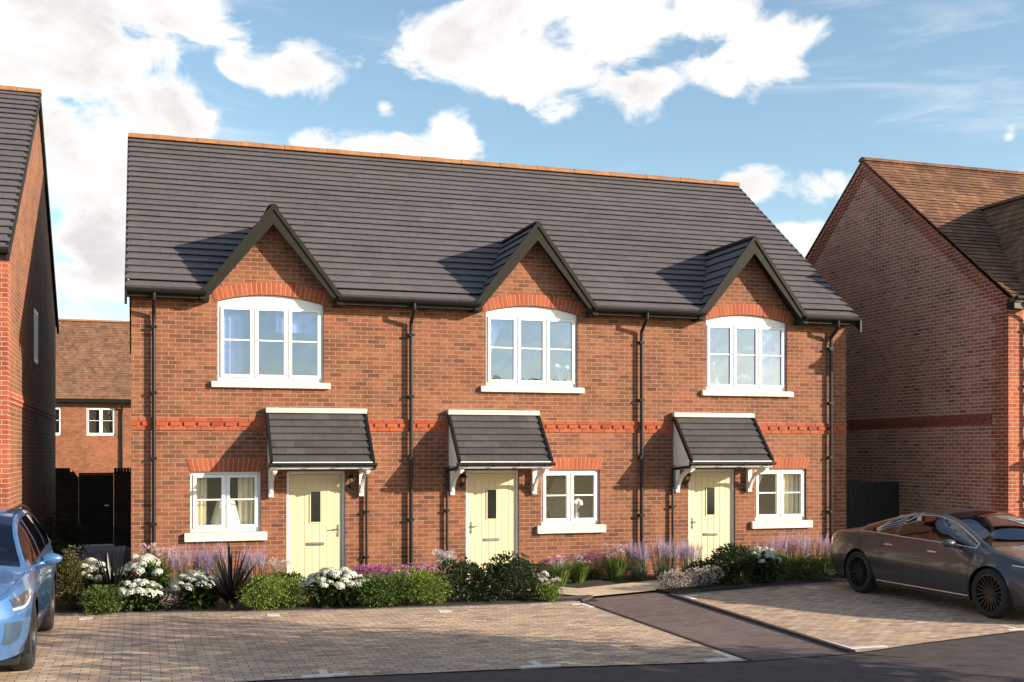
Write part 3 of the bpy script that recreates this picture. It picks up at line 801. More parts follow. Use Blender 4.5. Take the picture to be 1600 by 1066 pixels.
for s in (-1, 1):
    bb = MB(); P = [Vector((cxg, y0 - .03, cap + .03)), Vector((cxg + s * (chw + .03), y0 - .03, 5.24)), Vector((cxg + s * (chw - .1), y0 - .03, 5.12)), Vector((cxg, y0 - .03, cap - .3))]
    bb.prism(P if s > 0 else P[::-1], (0, .04, 0)); bb.build('bargeboard', M['barge'], dr, fix=True)
# brick verge corbels along the gable
vc = MB()
for (p, q) in (((yf - .02, RZ - .02), (yr2, RR + .04)), ((yr2, RR + .04), (yr + .02, RZ - .02))):
    for k, (o0, o1, pr) in enumerate(((0, .13, .05), (.145, .25, .034), (.265, .36, .02))):
        vc.prism([(0, p[0], p[1] - o1), (0, q[0], q[1] - o1), (0, q[0], q[1] - o0), (0, p[0], p[1] - o0)], (-pr, 0, 0))
vc.build('verge_brickwork', M['brick_verge'], TR, fix=True)
quoins(TR, 0, yf, -.08, RZ - .25, 1, gmat='brick_verge')  # gable legs take a darker red: the side's shade put into the colour
band_course(TR, yf + .46, yr, 2.9, y=0, axis='y', sgn=-1, mat='verge_solid')
gu = MB(); gu.tube([(cxg + chw - .05, ye - .05, ze), (rx, ye - .05, ze)], .055, 8); gu.build('gutter', M['black'], TR)
gu = MB(); gu.tube([(-.05, ye - .05, ze), (cxg - chw + .05, ye - .05, ze)], .055, 8)
gu.box(-.05, cxg - chw + .1, ye + .0, yf - .003, ze - .19, ze - .06); gu.build('gutter', M['black'], TR)
downpipe(TR, .40, ze - .02, y=yf, eave=.26)
make_canopy(TR, 4.7, 1, y=yf, pipe=1)
cn = MB(); cn.box(.75, 2.9, yf - .55, yf - .003, 2.28, 2.38); cn.build('flat_canopy', M['lead'], TR)

# house behind, beyond the garden wall ----------------------------------------
TB = thing('detached_house', 'distant brick house with brown tiled roof seen over the garden gate', 'house', (-6, 37, 0))
w = MB(); bx0, bx1 = -9.0, 7.2
wins = [(-2.41, -1.14), (-4.77, -3.50), (-8.4, -7.1), (-1.9 + 2.6, -.7 + 2.6)]
holes = [(a + 6, b + 6, 3.14, lambda x: 4.45, 1) for a, b in wins[:3]]
wall_front(w, bx0, bx1, -.1, lambda x: 4.9, holes, y=0)
w.poly([(bx1, 0, -.1), (bx1, 8.2, -.1), (bx1, 8.2, 4.9), (bx1, 4.1, 8.9), (bx1, 0, 4.9)]); w.poly([(bx0, 8.2, -.1), (bx0, 0, -.1), (bx0, 0, 4.9), (bx0, 4.1, 8.9), (bx0, 8.2, 4.9)])
w.quad((bx1, 8.2, -.1), (bx0, 8.2, -.1), (bx0, 8.2, 4.9), (bx1, 8.2, 4.9))
w.build('wall', M['brick_far'], TB)
for a, b in wins[:3]: make_window(TB, (a + b) / 2 + 6, b - a, 3.14, 4.45, 2, glass='glass_gf', sill_h=0)
i = MB(); i.box(bx0 + .1, bx1 - .1, .14, 3, 2.8, 4.85); i.build('interior', M['fence'], TB)
r = MB(); sl = Vector((0, 4.4, 4.1)); U = sl.normalized(); N = Vector((0, -U.z, U.y))
courses(r, (0, -.3, 4.84), (1, 0, 0), U, N, 44, sl.length, lambda a, b: [(bx0 - .1, bx1 + .1, bx0 - .1, bx1 + .1)], lift=.025)
r.quad((bx0 - .1, 4.1, 8.94), (bx1 + .1, 4.1, 8.94), (bx1 + .1, 8.5, 4.84), (bx0 - .1, 8.5, 4.84))
ro = r.build('roof', M['tile_far'], TB)
rd = MB(); rd.prism([(bx0 - .1, 4.1 + .14 * math.cos(t), 8.92 + .1 * math.sin(t)) for t in [math.pi * j / 6 for j in range(7)]], (bx1 - bx0 + .2, 0, 0)); rd.build('ridge_tiles', M['ridge'], ro, fix=True)
gu = MB(); gu.box(bx0, bx1, -.42, -.302, 4.68, 4.80); gu.box(bx0, bx1, -.30, -.002, 4.66, 4.78); gu.build('gutter', M['black'], TB)
downpipe(TB, 5.16, 4.72, eave=.3, r=.05)
# curtains of the far windows
for k, (a, b) in enumerate(wins[:3]):
    for s in (-1, 1):
        xm = (a + b) / 2
        if s < 0: curtain(a + .05, xm - .02, 3.2, 4.42, 37.25, ['white curtain at the left of the far house window above the garden gate', 'white curtain at the left of the far house window half hidden by the left house', 'white curtain at the left of a far house window behind the left house'][k], 'net', tie=1)
        else: curtain(xm + .02, b - .05, 3.2, 4.42, 37.25, ['white curtain at the right of the far house window above the garden gate', 'white curtain at the right of the far house window half hidden by the left house', 'white curtain at the right of a far house window behind the left house'][k], 'net', tie=-1)

# ------------------------------------------------------------------ garden walls and gates
def wall_piece(name, label, x0, x1, y, h, ramp=0):
    T = thing(name, label, 'garden wall', ((x0 + x1) / 2, y, 0), 0, 'brick walls beside the garden gate')
    a = (x1 - x0) / 2
    mb = MB(); mb.box(-a, a, 0, .22, -.05, h); mb.build('wall', M['brick_dark'], T)
    cp = MB(); n = int((x1 - x0) / .075)
    for k in range(n): cp.box(-a + k * .075 + .005, -a + (k + 1) * .075 - .005, -.012, .232, h + .002, h + .1)
    cp.build('coping', M['brick_dark'], T)
    if ramp:
        rp = MB(); rp.prism([(a, .02, -.05), (a + .14, .02, -.05), (a + .14, .02, h - .14), (a, .02, h + .05)], (0, .18, 0)); rp.build('end_pier', M['brick_dark'], T, fix=True)
    return T
wall_piece('garden_wall', 'dark brick garden wall left of the narrow garden gate', -3.4, -1.62, 10.4, 1.86, 1)
wall_piece('garden_wall', 'dark brick garden wall between the garden gate and the terrace end', -.64, .7, 10.4, 1.86)
def gate(label, x0, x1, y, h, mat, boards, hx):
    T = thing('garden_gate', label, 'gate', ((x0 + x1) / 2, y, 0))
    a = (x1 - x0) / 2; mb = MB(); w = 2 * a / boards
    for k in range(boards): mb.box(-a + k * w + .004, -a + (k + 1) * w - .004, 0, .025, .05, h)
    mb.box(-a + .004, a - .004, .0255, .035, .04, h - .01); mb.box(-a + .01, a - .01, .036, .06, .2, .3); mb.box(-a + .01, a - .01, .036, .06, h - .3, h - .2)
    mb.build('boards', M[mat], T)
    hd = MB(); hd.box(hx - .05, hx + .05, -.03, -.002, 1.0, 1.03); hd.build('latch', M['steel'], T)
    tp = MB(); tp.box(-a, a, -.01, .035, h + .002, h + .04); tp.build('top_rail', M[mat], T)
gate('black boarded garden gate at the end of the left alley', -1.475, -.645, 10.45, 1.80, 'fence', 8, .25)
gate('dark boarded side gate between the terrace and the right house', 13.95, 15.0, 1.3, 1.72, 'gate_r', 9, -.2)
F = thing('fence_panel', 'dark timber fence panel beside the right side gate', 'fence', (15.5, 1.35, 0))
mb = MB()
for k in range(6): mb.box(-.48 + k * .16, -.33 + k * .16, 0, .02, .03, 1.70)
mb.build('boards', M['gate_r'], F)
mb = MB(); mb.box(-.5, .48, .0201, .05, .3, .38); mb.box(-.5, .48, .0201, .05, 1.35, 1.43); mb.build('rail', M['gate_r'], F)
F = thing('gate_post', 'slim dark post between the terrace end wall and the side gate', 'post', (13.82, 1.3, 0))
mb = MB(); mb.box(-.06, .06, -.03, .09, 0, 1.82); mb.build('post', M['fence'], F); mb = MB(); mb.box(-.075, .075, -.045, .105, 1.822, 1.86); mb.build('cap', M['fence'], F)

# ------------------------------------------------------------------ ground
KL = [(-8, -1.2), (-3, -1.95), (-1.05, -2.38), (.27, -2.71), (1.61, -3.01), (3.07, -3.24), (4.33, -3.36), (5.71, -3.44), (6.58, -3.36)]
KR = [(8.30, -3.05), (10.08, -2.66), (11.95, -2.32), (15, -2.1)]
RD = [(-30, -7.9), (-8, -7.95), (1.25, -8.06), (1.78, -8.1), (4.19, -8.3), (6.52, -8.63), (7.90, -8.58), (9.29, -8.2), (11.1, -7.8), (15, -6.7), (30, -1.5)]
def sheet(name, pts, z, mat, k='structure'):
    mb = MB(); mb.poly([(x, y, z) for x, y in pts]); o = mb.build(name, M[mat], None); me = o.data
    bm = bmesh.new(); bm.from_mesh(me); bmesh.ops.triangulate(bm, faces=bm.faces); bm.to_mesh(me); bm.free()
    return kind(o, k)
sheet('ground', [(-600, -600), (600, -600), (600, 600), (-600, 600)], -.03, 'ground')
sheet('road', [(-60, -12.4), (16, -12.4), (30, -9.5), (60, 0), (60, 10), (30, -1.5)] + RD[::-1][1:-1] + [(-30, -7.9), (-60, -7.8)], -.012, 'asphalt')
sheet('footway', [(-60, -24), (60, -24), (60, 0), (30, -9.5), (16, -12.4), (-60, -12.4)], -.008, 'slab_dark')
RDl = [p for p in RD if p[0] <= 6.52 and p[0] > -20]
sheet('parking_bays_left', [(-8, -7.95), (1.25, -8.06), (1.78, -8.1), (4.19, -8.3), (6.52, -8.63), (6.58, -3.36)] + KL[::-1][1:], 0.0, 'bay')
sheet('parking_bays_right', [(8.02, -8.55), (9.29, -8.2), (11.1, -7.8), (15, -6.7), (22, -4.3), (22, -2.0), (15, -2.1), (11.95, -2.32), (10.08, -2.66), (8.36, -3.05)], 0.0, 'bay')
sheet('footpath', [(6.52, -8.63), (7.9, -8.58), (8.02, -8.55), (8.36, -3.05), (8.25, -2.52), (6.9, -2.95), (6.58, -3.36)], -.004, 'path')
sheet('slab_path', [(6.9, -2.95), (8.25, -2.52), (9.6, -2.0), (10.2, -1.1), (11.2, -.9), (11.2, -.02), (10.1, -.02), (9.6, -1.0), (8.76, -1.18), (7.1, -1.86), (6.75, -1.3), (6.75, -.02), (5.5, -.02), (5.6, -1.6), (6.3, -2.2)], .03, 'slab')
# planting beds: gently mounded soil
def bed(name, front, back_y, x0, x1):
    mb = MB(); n = 60; m = 14
    def fy(x):
        for (a, b), (c, d) in zip(front, front[1:]):
            if a <= x <= c: return b + (d - b) * (x - a) / (c - a)
        return front[-1][1]
    P = [[None] * (m + 1) for _ in range(n + 1)]
    for i in range(n + 1):
        x = x0 + (x1 - x0) * i / n; y0 = fy(x) + .06
        for j in range(m + 1):
            y = y0 + (back_y - y0) * j / m
            z = .006 if j in (0,) else .012 + random.uniform(-.01, .012)
            P[i][j] = (x, y, z)
    for i in range(n):
        for j in range(m): mb.quad(P[i][j], P[i + 1][j], P[i + 1][j + 1], P[i][j + 1])
    return kind(mb.build(name, M['soil'], None, smooth=True, angle=180))
bed('planting_bed_left', KL, -.005, -2.2, 6.9)
bed('planting_bed_right', [(6.9, -1.95), (7.1, -1.86), (8.76, -1.2), (8.77, -2.7), (10.08, -2.66), (11.95, -2.32), (15, -2.1)], -.005, 6.9, 15)
sheet('planting_bed_front', [(8.36, -3.0), (10.08, -2.62), (9.6, -2.02), (8.25, -2.54)], .034, 'soil')
sheet('alley_path', [(-1.45, -.3), (-.35, -.3), (-.35, 10.35), (-1.5, 10.35)], .0, 'slab_dark')
sheet('alley_soil', [(-2.0, -1.0), (-1.45, -1.0), (-1.5, 10.35), (-2.0, 10.35)], -.004, 'soil')
# kerb strips and edgings
def strip(name, line, w, z, mat, h=.0):
    mb = MB()
    for (p, q) in zip(line, line[1:]):
        p, q = Vector(p), Vector(q); t = (q - p).normalized(); n = Vector((-t.y, t.x)) * w
        mb.hexa([(p.x, p.y, z - .06), (q.x, q.y, z - .06), (q.x + n.x, q.y + n.y, z - .06), (p.x + n.x, p.y + n.y, z - .06),
                 (p.x, p.y, z), (q.x, q.y, z), (q.x + n.x, q.y + n.y, z), (p.x + n.x, p.y + n.y, z)])
    return kind(mb.build(name, M[mat], None))
strip('kerb_strip', KL, .12, .016, 'kerb'); strip('kerb_strip', KR, .10, .014, 'kerb')
strip('path_edging', [(6.58, -3.36), (6.52, -8.63)], .05, .012, 'edging'); strip('path_edging', [(7.98, -8.55), (8.33, -3.0)], .07, .03, 'edging')  # low upstands; the dark brown also paints in their edge shadow
strip('bed_edging', [(6.3, -2.98), (6.9, -2.93), (6.55, -3.36)], .04, .05, 'edging'); strip('bed_edging', [(8.26, -2.5), (8.40, -3.0), (8.9, -2.9)], .04, .05, 'edging')
# parking bay markers of pale blocks
def marker(pts, label):
    mb = MB()
    for (x0, x1, y0, y1) in pts: mb.box(x0, x1, y0, y1, -.02, .005)
    o = mb.build('bay_marker', M['marker'], None, bevel=.003)
    tag(o, label, 'bay marker', 'pale block markers of the parking bays')
marker([(-.83, -.65, -2.93, -2.73)], 'pale block marker on the paving just right of the blue car')
marker([(1.73, 1.91, -3.4, -3.17)], 'pale block marker in front of the lime green shrub')
marker([(4.18, 4.36, -3.78, -3.54)], 'pale block marker in front of the wide green shrub')
marker([(6.32, 6.56, -3.62, -3.5), (6.46, 6.56, -3.95, -3.62)], 'pale corner marker at the planted end of the path, left side')
marker([(1.6, 2.1, -8.02, -7.93), (1.81, 1.9, -7.93, -7.7)], 'pale T shaped marker at the road edge nearest the blue car')
marker([(3.95, 4.42, -8.24, -8.15), (4.14, 4.23, -8.15, -7.9)], 'pale T shaped marker at the road edge midway along the left bays')
marker([(6.05, 6.5, -8.52, -8.42), (6.41, 6.5, -8.42, -7.95)], 'pale L shaped marker at the road end of the path, left side')
marker([(8.40, 8.52, -3.5, -3.1), (8.521, 8.72, -3.2, -3.1)], 'pale corner marker at the planted end of the path, right side')
marker([(8.05, 8.6, -8.32, -8.22), (8.05, 8.14, -8.22, -7.6)], 'pale L shaped marker at the road end of the path, right side')
marker([(11.0, 11.2, -2.95, -2.72)], 'pale block marker on the paving near the rear wheel of the dark car')
marker([(10.9, 11.3, -7.75, -7.66), (11.05, 11.14, -7.66, -7.4)], 'pale T shaped marker at the road edge in front of the dark car')

# ------------------------------------------------------------------ plants
def rnd_dir():
    z = random.uniform(-1, 1); a = random.uniform(0, 6.283); r = math.sqrt(1 - z * z)
    return Vector((r * math.cos(a), r * math.sin(a), z))
def leaf(mb, c, d, up, l, w, fold=.25):
    """pointed leaf: from c along d, folded along the midrib"""
    d = d.normalized(); s = d.cross(up)
    if s.length < 1e-3: s = d.cross(Vector((1, 0, 0)))
    s.normalize(); n = s.cross(d)
    b = c; t = c + d * l - n * l * .15; m = c + d * l * .5
    L_ = m + s * w * .5 + n * w * fold; R_ = m - s * w * .5 + n * w * fold
    mb.add([b, R_, t, L_], [(0, 1, 2), (0, 2, 3)])
def lumps(rx, ry, h, k, rmin=.45, rmax=.65):
    out = []
    for i in range(k):
        a = random.uniform(0, 6.283); q = math.sqrt(random.random()) * .62
        s = random.uniform(rmin, rmax)
        out.append((Vector((rx * q * math.cos(a), ry * q * math.sin(a), h * random.uniform(.35, .62))), rx * s, ry * s, h * random.uniform(.34, .42)))
    out.append((Vector((0, 0, h * .45)), rx * .75, ry * .75, h * .5))
    return out
def foliage(rx, ry, h, n, l, w, k=7, inner=.35, droop=0):
    mb = MB(); L_ = lumps(rx, ry, h, k)
    for i in range(n):
        c, a, b, hh = random.choice(L_)
        d = rnd_dir()
        q = 1 - inner * random.random() ** 1.6
        p = c + Vector((d.x * a * q, d.y * b * q, d.z * hh * q))
        if p.z < .01: p.z = random.uniform(.01, .1)
        o = (d + Vector((0, 0, .45 - droop)) + rnd_dir() * .8).normalized()
        s = random.uniform(.7, 1.25)
        leaf(mb, p, o, (Vector((0, 0, 1)) + rnd_dir() * .6).normalized(), l * s, w * s)
    return mb, L_
def twigs(rx, ry, h, n=9, r=.008):
    mb = MB()
    for i in range(n):
        a = random.uniform(0, 6.283); q = random.uniform(.2, .7)
        mb.tube([(0, 0, 0), (rx * q * .4 * math.cos(a), ry * q * .4 * math.sin(a), h * .35), (rx * q * math.cos(a), ry * q * math.sin(a), h * .75)], [r, r * .8, r * .4], 5)
    return mb
def core(rx, ry, h, mat, T):
    mb = MB(); mb.blob((0, 0, h * .42), (rx * .62, ry * .62, h * .40), 12, 8)
    mb.v = [(x * random.uniform(.85, 1.1), y * random.uniform(.85, 1.1), z) for x, y, z in mb.v]
    return mb
G = dict(
    box=leaf_mat('leaf_box', [c4(.045, .075, .016), c4(.075, .12, .022), c4(.10, .15, .03), c4(.06, .10, .02)], .5),
    lime=leaf_mat('leaf_lime', [c4(.10, .15, .025), c4(.16, .22, .035), c4(.20, .26, .045), c4(.12, .18, .03)], .5),
    dark=leaf_mat('leaf_dark', [c4(.02, .034, .012), c4(.035, .055, .018), c4(.028, .045, .014), c4(.055, .08, .025)], .38),
    hyd=leaf_mat('leaf_hydrangea', [c4(.022, .04, .012), c4(.045, .075, .018), c4(.035, .06, .014), c4(.08, .12, .03)], .42),
    photo=leaf_mat('leaf_bronze', [c4(.04, .055, .016), c4(.09, .10, .025), c4(.11, .06, .03), c4(.06, .08, .02), c4(.16, .12, .06)], .5),
    grass=leaf_mat('leaf_grass', [c4(.07, .11, .025), c4(.12, .18, .035), c4(.16, .22, .05)], .5),
    cord=leaf_mat('leaf_cordyline', [c4(0.004, 0.005, 0.005), c4(0.008, 0.006, 0.007), c4(0.006, 0.005, 0.006), c4(0.013, 0.010, 0.010)], .35, .08),
    heath=leaf_mat('leaf_heather', [c4(.07, .075, .035), c4(.11, .11, .05), c4(.14, .12, .08)], .6),
    lav=leaf_mat('leaf_lavender', [c4(.09, .12, .06), c4(.14, .17, .09), c4(.11, .14, .07)], .6),
    white=leaf_mat('petal_white', [c4(.70, .70, .60), c4(.76, .76, .70), c4(.58, .62, .44), c4(.73, .71, .65)], .6, .3),
    pink=leaf_mat('petal_pink', [c4(.66, .36, .46), c4(.74, .48, .55), c4(.60, .28, .40), c4(.78, .58, .62)], .6, .3),
    mag=leaf_mat('petal_magenta', [c4(.42, .12, .28), c4(.55, .20, .38), c4(.36, .09, .24)], .6, .3),
    lilac=leaf_mat('petal_lilac', [c4(.58, .46, .62), c4(.68, .57, .70), c4(.52, .40, .58), c4(.74, .65, .74)], .6, .3),
    blue=leaf_mat('petal_violet', [c4(.38, .32, .58), c4(.48, .40, .64), c4(.42, .35, .60)], .6, .3),
    pale=leaf_mat('petal_pale_pink', [c4(.60, .48, .46), c4(.70, .60, .56), c4(.50, .36, .38), c4(.74, .68, .62)], .6, .3),
    stem=plain('stem', c4(.06, .055, .025), .7, var=.2))

def shrub(label, x, y, rx, h, mat, n=1100, l=.055, w=.03, ry=None, name='shrub', k=7, grp='leafy shrubs of the planting bed'):
    h *= 1.12; n = int(n * 1.8); rx *= 1.08; y -= .14 if y < -1.9 and x < 9 else 0
    T = thing(name, label, 'shrub', (x, y, .01), random.uniform(0, 6.28), grp)
    ry = ry or rx
    mb, L_ = foliage(rx, ry, h, n, l, w, k); mb.build('foliage', G[mat], T)
    twigs(rx, ry, h).build('stems', G['stem'], T)
    return T, L_
heads = []
for v in range(4):
    mb = MB()
    for i in range(150):
        d = rnd_dir()
        if d.z < -.25: d.z = -d.z
        p = Vector((d.x * .085, d.y * .085, d.z * .055)) * random.uniform(.85, 1.08)
        o = rnd_dir(); o = (o - d * o.dot(d)).normalized() + d * .25
        leaf(mb, p, o, d, .034, .028, .1)
    heads.append(mb.mesh('flower_head', G['white']))
def hydrangea(label, x, y, rx, h, nh, ry=None, n=420, fmin=.0, front=False, hs=1.0):
    nh = int(nh * 1.35)
    y -= .14 if y < -1.9 and x < 9 else 0; n = int(n * 1.3); h *= 1.06
    T = thing('hydrangea', label, 'flowering shrub', (x, y, .01), 0, 'white flowering hydrangeas')
    ry = ry or rx
    mb, L_ = foliage(rx, ry, h * .82, n, .12, .08, 6, droop=.35); mb.build('foliage', G['hyd'], T)
    twigs(rx, ry, h * .8).build('stems', G['stem'], T)
    pl = []
    for i in range(nh):
        for tr in range(40):
            a = random.uniform(0, 6.283); q = math.sqrt(random.random()) * .92
            if front and math.sin(a) > .4: continue
            p = Vector((rx * q * math.cos(a), ry * q * math.sin(a), h * (1 - .42 * q * q) - .03))
            if all((p - o).length > .10 * hs for o in pl): break
        pl.append(p)
        s = random.uniform(.6, .98) * hs
        link('flower_head', heads[i % 4], T, p, (random.uniform(-.3, .3) + .35, random.uniform(-.35, .35), random.uniform(0, 6)), s)
    return T
def cordyline(label, x, y, h, spread, n=46):
    T = thing('cordyline', label, 'spiky plant', (x, y, .01), 0, 'dark spiky cordylines')
    mb = MB()
    for i in range(n):
        a = 2 * math.pi * i / n * 2.618 + random.uniform(-.2, .2)
        tilt = random.random() ** .7
        l = h * random.uniform(.82, 1.08) * (1.0 - .1 * tilt); rr = spread * tilt
        dirh = Vector((math.cos(a), math.sin(a), 0)); side = Vector((-math.sin(a), math.cos(a), 0))
        prev = None; segs = 7; z0 = random.uniform(.04, .16)
        for k in range(segs + 1):
            t = k / segs
            c = dirh * (rr * t ** 1.08 + .015) + Vector((0, 0, z0 + (l - z0) * (t - .16 * tilt * t * t * t) * (1 - .42 * tilt)))
            wd = .032 * (1 - t) ** .6 * (.6 + min(1, t * 3) * .4) + .0012
            cur = (c - side * wd, c + Vector((0, 0, -wd * .35)), c + side * wd)
            if prev:
                mb.add([prev[0], prev[1], cur[1], cur[0]], [(0, 1, 2, 3)]); mb.add([prev[1], prev[2], cur[2], cur[1]], [(0, 1, 2, 3)])
            prev = cur
    # weld per blade happens through shared islands; colour differs blade by blade
    mb.build('leaves', G['cord'], T)
    st = MB(); st.tube([(0, 0, 0), (0, 0, .2)], [.045, .035], 8); st.build('stem', G['stem'], T)
    return T
def spikes_mesh(mat, l=.16, r=.016, n=34):
    mb = MB()
    for i in range(n):
        t = i / n; a = i * 2.4; rr = r * (1 - t * .6)
        p = Vector((rr * .4 * math.cos(a), rr * .4 * math.sin(a), t * l)); o = Vector((math.cos(a), math.sin(a), .7))
        leaf(mb, p, o, Vector((0, 0, 1)), rr * 1.5, rr * 1.1, .1)
    return mb.mesh('flower_spike', G[mat])
SP = {m: [spikes_mesh(m, .17), spikes_mesh(m, .13)] for m in ('lilac', 'blue', 'pink', 'mag')}
def umbel_mesh(mat):
    mb = MB()
    for i in range(26):
        d = rnd_dir(); d.z = abs(d.z) * .7 + .1
        p = d * .03
        leaf(mb, p, d + rnd_dir() * .5, Vector((0, 0, 1)), .04, .014, .1)
    return mb.mesh('flower_head', G[mat])
UM = {m: [umbel_mesh(m), umbel_mesh(m)] for m in ('pink', 'mag', 'pale', 'white', 'lilac')}
def perennial(label, x, y, r, h, leafm, fl, nf=18, kindf='spike', blade=60, name='flowering_perennial', grp='low flowering perennials by the wall', lh=.55):
    nf = int(nf * (1.25 if kindf == 'spike' else 1.5)); blade = int(blade * 1.7); h *= 1.08
    T = thing(name, label, 'flower plant', (x, y, .01), 0, grp)
    mb = MB()
    for i in range(blade):
        a = random.uniform(0, 6.283); q = math.sqrt(random.random()) * r; ln = h * lh * random.uniform(.6, 1.15)
        b = Vector((q * .4 * math.cos(a), q * .4 * math.sin(a), 0)); out = Vector((math.cos(a), math.sin(a), 0)) * random.uniform(.15, 1.0) * ln; side = Vector((-math.sin(a), math.cos(a), 0)) * .008
        m1 = b + out * .35 + Vector((0, 0, ln * .6)); tp = b + out + Vector((0, 0, ln * random.uniform(.55, 1)))
        mb.add([b - side, b + side, m1 + side, tp, m1 - side], [(0, 1, 2, 4), (4, 2, 3)])
    st = []
    for i in range(nf):
        a = random.uniform(0, 6.283); q = math.sqrt(random.random()) * r
        st.append(Vector((q * math.cos(a), q * math.sin(a), h * random.uniform(.68, 1.0))))
    for p in st: mb.tube([(p.x * .55, p.y * .55, 0), tuple(p)], .004, 4, False)
    mb.build('foliage', G[leafm], T)
    for i, p in enumerate(st):
        f = fl if isinstance(fl, str) else random.choice(fl)
        if kindf == 'spike': link('flower_spike', SP[f][i % 2], T, (p.x, p.y, p.z - .1), (random.uniform(-.2, .2), random.uniform(-.2, .2), random.uniform(0, 6)), random.uniform(1.1, 1.8))
        else: link('flower_head', UM[f][i % 2], T, p, (random.uniform(-.4, .4), random.uniform(-.4, .4), random.uniform(0, 6)), random.uniform(.9, 1.4))
    return T
def heather(label, x, y, r, h, n=700, ry=None):
    T = thing('heather', label, 'flowering shrub', (x, y, .01), 0, 'pale pink heathers')
    mb, L_ = foliage(r, ry or r, h * .95, n, .035, .014, 7); mb.build('foliage', G['heath'], T)
    fb = MB()
    for i in range(int(n * 1.1)):
        c, a, b, hh = random.choice(L_); d = rnd_dir(); d.z = abs(d.z) * 1.0 - .25; d.normalize()
        p = c + Vector((d.x * a, d.y * b, d.z * hh)) * random.uniform(.98, 1.1)
        if p.z < .03: p.z = .03 + random.random() * .08
        leaf(fb, p, d + rnd_dir() * .7, Vector((0, 0, 1)), .032, .02, .1)
    fb.build('blossoms', G['pale'], T)
    return T

# left bed, from the blue car to the path
shrub('tall bronze green shrub right behind the blue car wheel', -1.0, -1.9, .24, .84, 'photo', 1200, .05, .03)
shrub('low green box shrub left of the first front hydrangea', -.42, -2.2, .40, .36, 'box', 1300, .045, .028)
hydrangea('white hydrangea at the far left back, behind the smaller cordyline', -.72, -1.45, .36, .66, 15, fmin=.3)
cordyline('smaller dark cordyline in the left corner of the bed', -.40, -1.85, .98, .85, 46)
hydrangea('white hydrangea right beside the smaller cordyline', .04, -1.45, .36, .72, 14)
hydrangea('white hydrangea at the kerb between green box and heather', -.0, -2.12, .34, .42, 12, front=True)
heather('small pink white heather between two kerbside hydrangeas', .40, -2.25, .24, .34, 520)
hydrangea('white hydrangea left of the large dark cordyline', .80, -2.15, .38, .52, 16, front=True)
cordyline('large dark cordyline below the left ground floor window', 1.27, -2.6, 1.06, .95, 58)
perennial('pink long stemmed flowers at the foot of the left downpipe', .25, -.75, .28, .78, 'lime', ['pink', 'pale'], 24, 'umbel')
perennial('rose pink flower clump left of the violet clump', .64, -.85, .26, .68, 'lav', ['pink', 'lilac'], 34)
perennial('violet flower clump behind the large cordyline, left side', .98, -.85, .2, .66, 'lav', 'blue', 28)
perennial('pink flower clump directly behind the large cordyline', 1.22, -.8, .2, .72, 'lav', ['pink', 'pink', 'lilac'], 26)
perennial('lilac blue flower clump right of the large cordyline', 1.78, -.85, .26, .64, 'lav', ['lilac', 'blue'], 34)
perennial('pale leafy clump left of the first yellow door', 2.15, -1.0, .2, .5, 'lime', 'pale', 10, 'umbel')
shrub('lime green box shrub in front of the left house window', 1.92, -2.45, .54, .45, 'lime', 2000, .042, .028)
hydrangea('large white hydrangea in front of the first yellow door', 2.82, -2.5, .52, .54, 24, n=620, front=True, ry=.42)
shrub('wide mid green shrub in front of the left party wall', 3.55, -2.68, .52, .47, 'box', 1700, .046, .028)
shrub('mid green shrub touching the dark round shrubs on its right', 4.22, -2.72, .48, .49, 'lime', 1600, .046, .028)
perennial('magenta flowers right of the first yellow door', 3.65, -1.55, .35, .42, 'grass', 'mag', 40, 'umbel')
perennial('pink magenta flowers behind the mid green shrub', 4.35, -1.6, .35, .42, 'grass', ['mag', 'pink'], 40, 'umbel')
perennial('white lilac flower stems left of the dark round shrubs', 4.84, -1.5, .2, .62, 'lav', ['lilac', 'white'], 16, 'umbel')
shrub('left one of the dark round shrubs at the kerb', 4.80, -2.62, .36, .66, 'dark', 1500, .05, .034)
shrub('smallest dark round shrub between two taller ones', 5.24, -2.66, .28, .54, 'dark', 1000, .05, .034)
shrub('right one of the dark round shrubs before the second yellow door', 5.70, -2.62, .40, .68, 'dark', 1600, .05, .034)
hydrangea('small white flowered shrub right of the dark round shrubs', 6.22, -2.4, .2, .38, 7, n=200, hs=.8)
perennial('light green grassy plant at the left corner of the path', 6.22, -2.75, .25, .34, 'grass', 'pale', 5, 'umbel', 160, lh=.9)
shrub('small light green shrub at the left corner of the path', 6.05, -3.0, .22, .25, 'lime', 500, .045, .022)
# between path and wall
perennial('green grassy tuft left of the slab path end', 6.98, -1.3, .22, .42, 'grass', 'pale', 4, 'umbel', 170, lh=1.0)
perennial('green grassy tuft under the middle ground floor window', 7.45, -.95, .24, .44, 'grass', 'pale', 5, 'umbel', 170, lh=1.0)
perennial('pink magenta flowers under the middle ground floor window, left', 7.25, -.45, .3, .36, 'grass', ['mag', 'pink'], 34, 'umbel')
perennial('pink magenta flowers under the middle ground floor window, right', 7.95, -.4, .3, .42, 'grass', ['mag', 'pink'], 34, 'umbel')
perennial('taller green tuft with pink blooms right of the middle window', 8.25, -.75, .26, .58, 'grass', ['pink', 'pale'], 14, 'umbel', 180, lh=.85)
perennial('purple lavender left of the third house downpipe', 8.72, -.8, .26, .56, 'lav', ['lilac', 'blue'], 44)
perennial('pale lavender right of the party wall downpipe', 9.2, -.85, .28, .60, 'lav', 'lilac', 48)
perennial('pale lavender beside the third yellow door', 9.72, -.85, .26, .56, 'lav', 'lilac', 44)
heather('pale pink heather at the right corner of the path', 8.62, -2.6, .34, .40, 900)
heather('pale pink heather beside the right dark shrub', 9.18, -2.4, .32, .40, 850)
shrub('dark green shrub in front of the third yellow door', 9.92, -2.05, .42, .68, 'dark', 1700, .05, .034)
